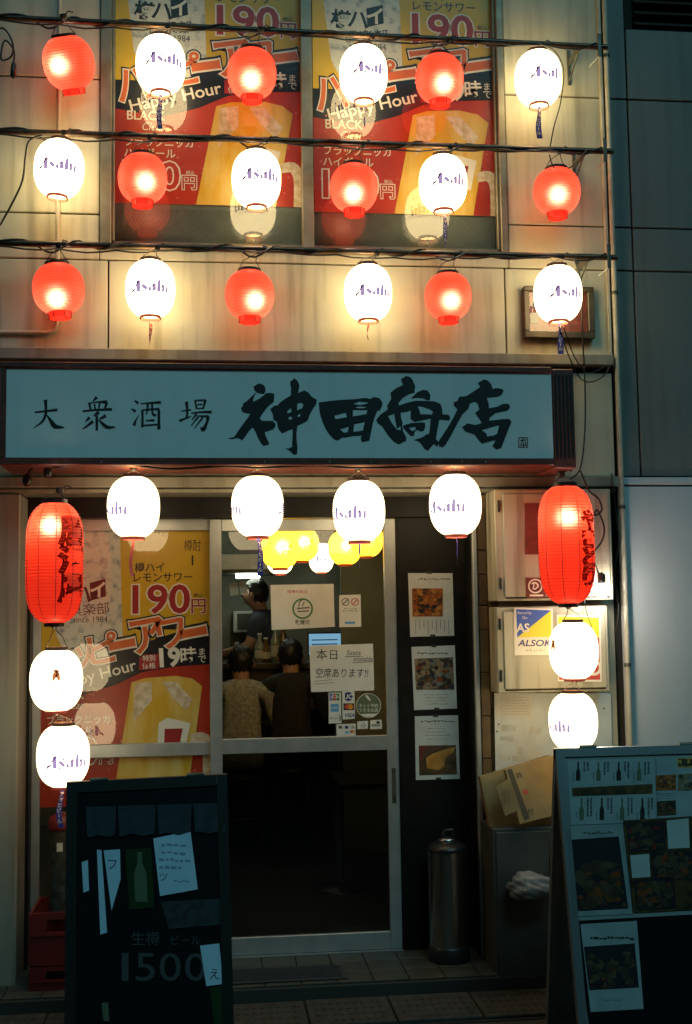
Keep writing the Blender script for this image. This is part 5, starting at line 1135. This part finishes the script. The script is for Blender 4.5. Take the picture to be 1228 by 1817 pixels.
# kitchen hood with hanging papers
x0, x1, za, zb = rect(380, 985, 484, 1012, 3.25); t = thing('range_hood', 'steel range hood above the kitchen behind the counter', 'hood', ((x0+x1)/2, 3.4, za)); w_ = (x1-x0)/2+0.1
mb = MB(); mb.box(-w_, w_, -0.25, 0.45, 0, zb-za, 'alu', 0.004); mb.build('canopy', t); mb = MB(); mb.box(-w_+0.02, w_-0.02, -0.22, 0.42, -0.02, -0.0005, 'bracket'); mb.build('filter', t)
mb = MB(); mb.box(-0.05, 0.12, -0.05, 0.05, -0.05, -0.021, 'tube_lamp'); mb.build('lamp', t)
for q, lab in (([(406, 1036), (421, 1034), (424, 1055), (409, 1058)], 'white slip hanging in the kitchen, beside the hood edge'), ([(424, 1034), (436, 1030), (440, 1052), (427, 1054)], 'creased white slip hanging in the kitchen, nearer the cook')):
    sheet('order_slip', lab, 'paper', 3.20, q, 'paper')
x0, x1, za, zb = rect(414, 1084, 470, 1122, 3.7); t = thing('kitchen_panel', 'pale grey kitchen panel behind the cook', 'panel', ((x0+x1)/2, 3.8, za)); mb = MB(); mb.box(-(x1-x0)/2, (x1-x0)/2, -0.05, 0.09, 0, zb-za, 'menu_white', 0.005); mb.build('panel', t); mb = MB(); mb.box(-(x1-x0)/2+0.03, (x1-x0)/2-0.03, -0.058, -0.0505, 0.02, zb-za-0.02, 'cabinet'); mb.build('inset', t)
# counter
cz0 = I(470, 1175, 3.0).z; x0, x1 = I(300, 1175, 3.0).x, I(590, 1175, 3.0).x
ct = thing('bar_counter', 'dark wooden bar counter with raised ledge inside the bar', 'counter', ((x0+x1)/2, 3.0, FZ)); w_ = (x1-x0)/2
mb = MB(); mb.box(-w_, w_, -0.14, 0.14, cz0-FZ-0.04, cz0-FZ, 'wood_dark', 0.004); mb.build('ledge', ct); mb = MB(); mb.box(-w_, w_, -0.08, 0.12, 0, cz0-FZ-0.041, 'wood_dark'); mb.build('front', ct); mb = MB(); mb.box(-w_, w_, -0.40, -0.085, cz0-FZ-0.30, cz0-FZ-0.25, 'wood_dark', 0.004); mb.build('bar_top', ct)
bl = [(461, 0.20, 'bottle_glass', 'short clear bottle on the counter ledge beside the arm of the cook'), (489, 0.27, 'bottle_glass', 'clear bottle on the counter ledge, behind the seated dark jacket'), (503, 0.27, 'bottle_amber', 'amber bottle on the counter ledge, behind the seated dark jacket'), (420, 0.14, 'bottle_glass', 'small glass jar on the counter ledge under the arm of the cook'), (472, 0.17, 'bottle_amber', 'small amber bottle on the counter ledge between the taller ones')]
for px, h, m, lab in bl:
    p = I(px, 1174, 2.95); t = thing('bottle', lab, 'bottle', (p.x, 2.95, cz0), 'bottles on the counter'); r0 = 0.036
    mb = MB(); mb.lathe([(0.001, 0), (r0, 0.002), (r0, h*0.55), (r0*0.4, h*0.75), (r0*0.36, h*0.95), (0.001, h*0.952)], m, 16); mb.build('glass', t)
    mb = MB(); mb.lathe([(r0*0.42, h*0.93), (r0*0.42, h), (0.001, h)], 'menu_white', 12); mb.build('cap', t); mb = MB(); mb.lathe([(r0*1.02, h*0.15), (r0*1.02, h*0.42)], 'paper', 16); mb.build('label', t)
# wall screen
x0, x1, za, zb = rect(546, 1122, 612, 1164, 3.86); t = thing('wall_screen', 'bluish lit screen on the wall inside the bar', 'screen', ((x0+x1)/2, 3.898, za)); w_ = (x1-x0)/2
mb = MB(); mb.box(-w_, w_, -0.04, 0.0, 0, zb-za, 'black_plastic', 0.003); mb.build('case', t); mb = MB(); mb.box(-w_+0.01, w_-0.01, -0.043, -0.0405, 0.01, zb-za-0.01, 'screen'); mb.build('display', t)
mb = MB(); 
for i in range(3): mb.box(-w_+0.03, w_*0.6, -0.0445, -0.0435, (zb-za)*(0.3+0.18*i), (zb-za)*(0.3+0.18*i)+0.008, 'print_blue')
mb.build('screen_text', t)
# round tables seen under the door rail
p = I(603, 1500, 1.5); tz = I(640, 1378, 1.5).z
t = thing('bar_table', 'small dark table on a single pole inside the sliding door', 'table', (p.x+0.12, 1.5, FZ)); mb = MB(); mb.box(-0.15, 0.32, -0.28, 0.28, tz-FZ-0.03, tz-FZ, 'wood_dark', 0.004); mb.build('table_top', t)
mb = MB(); mb.tube([(-0.12, 0, 0.02), (-0.12, 0, tz-FZ-0.031)], 0.024, 'alu', 14); mb.build('pole', t); mb = MB(); mb.lathe([(0.001, 0.035), (0.05, 0.03), (0.16, 0.012), (0.17, 0.0)], 'black_plastic', 24, c=(-0.12, 0, 0)); mb.build('base', t)
# yellow and white lanterns inside
def in_lantern(kind, px, py, rp, y, label):
    c = P(px, py, y); r = rp*depth(c)/F; o = thing('paper_lantern', label, 'lantern', c, 'lanterns hung inside the bar', r)
    child('shade', D['y_shade'] if kind == 'y' else D['w_shade'], o); child('top_ring', D['r_top'] if kind == 'y' else D['w_top'], o); child('bulb', D['bulb'], o, (0.1, -0.2, 0.1))
    if kind == 'y':
        at = on_shade(prof_red, 0, 0.016)
        for ch_, a_, b_ in (('一', 0.18, 0.12), ('番', 0.5, 0.12), ('搾', 0.18, -0.22), ('り', 0.5, -0.22)):
            mb = MB(); mb.text(ch_, at, a_, b_, 0.26 if ch_ != '一' else 0.04, 0, 'ink_black', bold=0.02, w=0.26); mb.build('character', o)
        child('bottom_ring', data(ring_mesh(0.4, -1.08, -0.95, 'ring_maroon'), 'bottom_ring'), o)
    else:
        child('lettering', D['letters'], o, rz=0.1); child('bottom_ring', D['w_bot'], o)
    mb = MB(); mb.tube([(0, 0, 1.0), (0, 0, (izc-c.z)/r)], 0.03, 'cable', 5); mb.build('cord', o)
in_lantern('y', 497, 975, 34, 0.75, 'yellow lantern inside the bar, next to the middle door post')
in_lantern('y', 536, 966, 30, 1.15, 'yellow lantern inside the bar, hung deeper between two others')
in_lantern('y', 612, 972, 30, 0.95, 'yellow lantern inside the bar, above the round reservation sticker')
in_lantern('y', 650, 958, 30, 0.70, 'yellow lantern inside the bar, next to the door post of the black wall')
in_lantern('w', 570, 990, 22, 1.5, 'small white lantern inside the bar above the vacancy notice')
in_lantern('w', 497, 990, 24, 1.7, 'white lantern inside the bar, half behind a yellow one')

# ---- people
def person(label, loc, rz, J, E, cloth, sleeve_z=None, hair=True, scale=1.0):
    """one skinned body: J joints name -> (pos, radius), E edges"""
    root = thing('person', label, 'person', loc, None, scale, rz)
    names = list(J); me = bpy.data.meshes.new('body'); me.from_pydata([J[n][0] for n in names], [(names.index(a), names.index(b)) for a, b in E], [])
    o = bpy.data.objects.new('body', me); col.objects.link(o)
    sk = o.modifiers.new('s', 'SKIN'); sk.use_smooth_shade = True
    for i, n in enumerate(names):
        v = me.skin_vertices[0].data[i]; r = J[n][1]; v.radius = (r, r) if not isinstance(r, tuple) else r; v.use_root = (n == 'pelvis')
    ss = o.modifiers.new('b', 'SUBSURF'); ss.levels = 2; ss.render_levels = 2
    bpy.context.view_layer.update()
    ev = bpy.data.meshes.new_from_object(o.evaluated_get(bpy.context.evaluated_depsgraph_get()))
    bpy.data.objects.remove(o); ev.name = 'body'
    for mname in (cloth, 'skin'): ev.materials.append(MATS[mname])
    neck = Vector(J['neck'][0]); hands = [Vector(J[n][0]) for n in J if n.startswith(('hand', 'fing', 'thumb', 'wrist'))] + ([Vector(J[n][0]) for n in J if n.startswith('elbow')] if sleeve_z else [])
    for f in ev.polygons:
        c = f.center; f.use_smooth = True
        skin = c.z > neck.z+0.01 or any((c-h).length < 0.09 for h in hands)
        f.material_index = 1 if skin else 0
    b = obj('body', ev, root)
    hp = Vector(J['head'][0]); hr = 0.105; turn = J.get('_', 0)
    face = (Vector(J['nose'][0])-hp); face.z = 0; face.normalize(); side = Vector((face.y, -face.x, 0))
    # hair cap, uneven, leaving the face free
    random.seed(int(abs(loc[0])*1000)); bm = bmesh.new(); bmesh.ops.create_icosphere(bm, subdivisions=4, radius=1)
    kill = []
    for v in bm.verts:
        n = v.co.copy(); d = n.dot(face)
        k = 1.0+0.05*math.sin(n.x*17+n.z*13)+random.uniform(-0.03, 0.03)
        v.co = hp + Vector((0, 0, 0.02)) + Vector((n.x*0.092*k, n.y*0.102*k, n.z*0.115*k)) - face*0.012
        if (d > 0.40 and n.z < 0.45) or n.z < -0.72-0.22*(d < -0.3) or (d > 0.05 and n.z < -0.35): kill.append(v)
    bmesh.ops.delete(bm, geom=kill, context='VERTS'); mb = MB(); mb.bm(bm, 'hair', True); mb.build('hair', root)
    # ears, eyes, mouth
    for sg in (-1, 1):
        mb = MB(); bm = bmesh.new(); bmesh.ops.create_uvsphere(bm, u_segments=10, v_segments=6, radius=1); c = hp+side*(sg*0.088)+Vector((0, 0, -0.005)); mb.bm(bm, 'skin', True, Matrix.Translation(c) @ Matrix.Diagonal((0.016, 0.02, 0.03, 1))); mb.build('ear', root)
    for sg in (-1, 1):
        mb = MB(); bm = bmesh.new(); bmesh.ops.create_uvsphere(bm, u_segments=10, v_segments=6, radius=0.011); mb.bm(bm, 'hair', True, Matrix.Translation(hp+side*(sg*0.034)+face*0.092+Vector((0, 0, 0.0)))); mb.build('eye', root)
    mb = MB(); bm = bmesh.new(); bmesh.ops.create_uvsphere(bm, u_segments=10, v_segments=6, radius=1); mb.bm(bm, 'p_crimson', True, Matrix.Translation(hp+face*0.082+Vector((0, 0, -0.062))) @ Matrix.Diagonal((0.022, 0.012, 0.006, 1))); mb.build('mouth', root)
    return root
def body_joints(hipz, lean, head_fwd, seated, arms):
    J = {'pelvis': ((0, 0, hipz), (0.15, 0.11)), 'waist': ((0, lean*0.3, hipz+0.16), (0.14, 0.10)), 'chest': ((0, lean*0.8, hipz+0.36), (0.165, 0.115)), 'collar': ((0, lean, hipz+0.49), (0.10, 0.075)), 'neck': ((0, lean+0.01, hipz+0.54), 0.058), 'head0': ((0, lean+head_fwd*0.5, hipz+0.59), 0.07), 'head': ((0, lean+head_fwd, hipz+0.66), (0.082, 0.092)), 'crown': ((0, lean+head_fwd, hipz+0.73), (0.07, 0.078)),
         'nose': ((0, lean+head_fwd+0.10, hipz+0.645), 0.018)}
    E = [('pelvis', 'waist'), ('waist', 'chest'), ('chest', 'collar'), ('collar', 'neck'), ('neck', 'head0'), ('head0', 'head'), ('head', 'crown'), ('head', 'nose')]
    for s, nm in ((-1, 'L'), (1, 'R')):
        el, wr, hd = arms[nm]
        J.update({'sh'+nm: ((s*0.185, lean*0.95, hipz+0.455), 0.068), 'elbow'+nm: (el, 0.050), 'wrist'+nm: (wr, 0.034), 'hand'+nm: (hd, (0.042, 0.022))}); E += [('collar', 'sh'+nm), ('sh'+nm, 'elbow'+nm), ('elbow'+nm, 'wrist'+nm), ('wrist'+nm, 'hand'+nm)]
        d = (Vector(hd)-Vector(wr)).normalized(); sd = d.cross(Vector((0, 0, 1))).normalized(); dn = Vector((0, 0, -1))
        for k, off in enumerate((-0.03, -0.01, 0.01, 0.03)):
            ln = (0.055, 0.072, 0.068, 0.052)[k]; a = Vector(hd)+sd*off+d*0.03; b = a+d*ln*0.6; c = b+d*ln*0.4+dn*0.025
            J['fing%s%d' % (nm, k)] = (tuple(a), 0.010); J['fingb%s%d' % (nm, k)] = (tuple(b), 0.009); J['fingc%s%d' % (nm, k)] = (tuple(c), 0.008)
            E += [('hand'+nm, 'fing%s%d' % (nm, k)), ('fing%s%d' % (nm, k), 'fingb%s%d' % (nm, k)), ('fingb%s%d' % (nm, k), 'fingc%s%d' % (nm, k))]
        th = Vector(wr).lerp(Vector(hd), 0.6)-sd*s*-0.045; J['thumb'+nm] = (tuple(th), 0.011); J['thumbb'+nm] = (tuple(th+d*0.045+dn*0.015), 0.009); E += [('hand'+nm, 'thumb'+nm), ('thumb'+nm, 'thumbb'+nm)]
        if seated:
            J.update({'hip'+nm: ((s*0.09, 0.03, hipz-0.01), 0.095), 'knee'+nm: ((s*0.11, 0.42, hipz+0.0), 0.062), 'ankle'+nm: ((s*0.11, 0.36, hipz-0.42), 0.042), 'toe'+nm: ((s*0.12, 0.50, hipz-0.46), 0.035)})
        else:
            J.update({'hip'+nm: ((s*0.09, 0, hipz-0.08), 0.10), 'knee'+nm: ((s*0.10, 0.02, hipz-0.46), 0.062), 'ankle'+nm: ((s*0.10, -0.01, 0.07), 0.042), 'toe'+nm: ((s*0.11, 0.13, 0.035), 0.035)})
        E += [('pelvis', 'hip'+nm), ('hip'+nm, 'knee'+nm), ('knee'+nm, 'ankle'+nm), ('ankle'+nm, 'toe'+nm)]
    return J, E
# seated guests, backs to the street
def guest(px, py_head, y, cloth, label, lean):
    p = I(px, py_head, y); sc_ = 0.90; hipz = (p.z-FZ)/sc_-0.66
    arms = {'L': ((-0.26, 0.10, hipz+0.22), (-0.16, 0.32, hipz+0.24), (-0.12, 0.41, hipz+0.25)), 'R': ((0.26, 0.10, hipz+0.22), (0.17, 0.32, hipz+0.24), (0.13, 0.41, hipz+0.25))}
    J, E = body_joints(hipz, lean, 0.05, True, arms); o = person(label, (p.x, y, FZ), 0, J, E, cloth, scale=sc_)
    st = thing('bar_stool', 'round bar stool under the '+label.split(' with ')[0].split('person in ')[-1], 'stool', (p.x, y, FZ)); h = (hipz-0.11)*sc_
    mb = MB(); mb.lathe([(0.001, h), (0.16, h), (0.17, h-0.02), (0.16, h-0.05), (0.001, h-0.05)], 'black_plastic', 24); mb.build('seat', st)
    for k in range(4):
        q = k*math.pi/2+0.78; mb = MB(); mb.tube([(0.12*math.cos(q), 0.12*math.sin(q), h-0.045), (0.19*math.cos(q), 0.19*math.sin(q), 0)], 0.012, 'bracket', 8); mb.build('leg', st)
    mb = MB(); mb.tube([(0.16*math.cos(q), 0.16*math.sin(q), 0.25) for q in [i*math.pi/10 for i in range(21)]], 0.008, 'bracket', 6, caps=False); mb.build('foot_ring', st)
guest(428, 1178, 2.5, 'cloth_grey', 'person in pale grey knit seated at the counter with back turned', 0.05)
guest(517, 1166, 2.5, 'cloth_black', 'person in black jacket seated at the counter with back turned', 0.06)
# cook behind the counter, reaching across
p = I(478, 1056, 3.38); hipz = (p.z-FZ)/0.92-0.66
arms = {'L': ((-0.24, 0.10, hipz+0.26), (-0.13, 0.30, hipz+0.22), (-0.10, 0.38, hipz+0.20)), 'R': ((0.22, 0.20, hipz+0.26), (0.16, 0.42, hipz+0.18), (0.15, 0.50, hipz+0.15))}
J, E = body_joints(hipz, 0.06, 0.06, False, arms); person('person in navy work shirt standing in the kitchen and reaching out', (p.x, 3.38, FZ), R(75), J, E, 'cloth_navy', sleeve_z=1, scale=0.92)

# ================================================================== unseen building added across the street, keeps sky reflections off the windows
ob = thing('added_facing_building', 'added unseen dark building across the street, blocking sky reflections in the windows', 'building', (0, -14, PZ))
mb = MB(); mb.box(-16, 16, -6, 0, 0, 10.2, 'far_wall', 0.02); mb.build('wall', ob)
far = None
for i in range(12):
    for j in range(3):
        if far is None:
            mb = MB(); mb.box(-0.75, 0.75, 0.0, 0.05, 0, 1.5, 'black_plastic', 0.01); mb.box(-0.68, 0.68, 0.051, 0.055, 0.07, 1.43, 'far_glass'); o = mb.build('window', ob); far = o.data
        else: o = obj('window', far, ob)
        o.location = (-14.3+i*2.6, 0.0, 1.2+j*3.1)
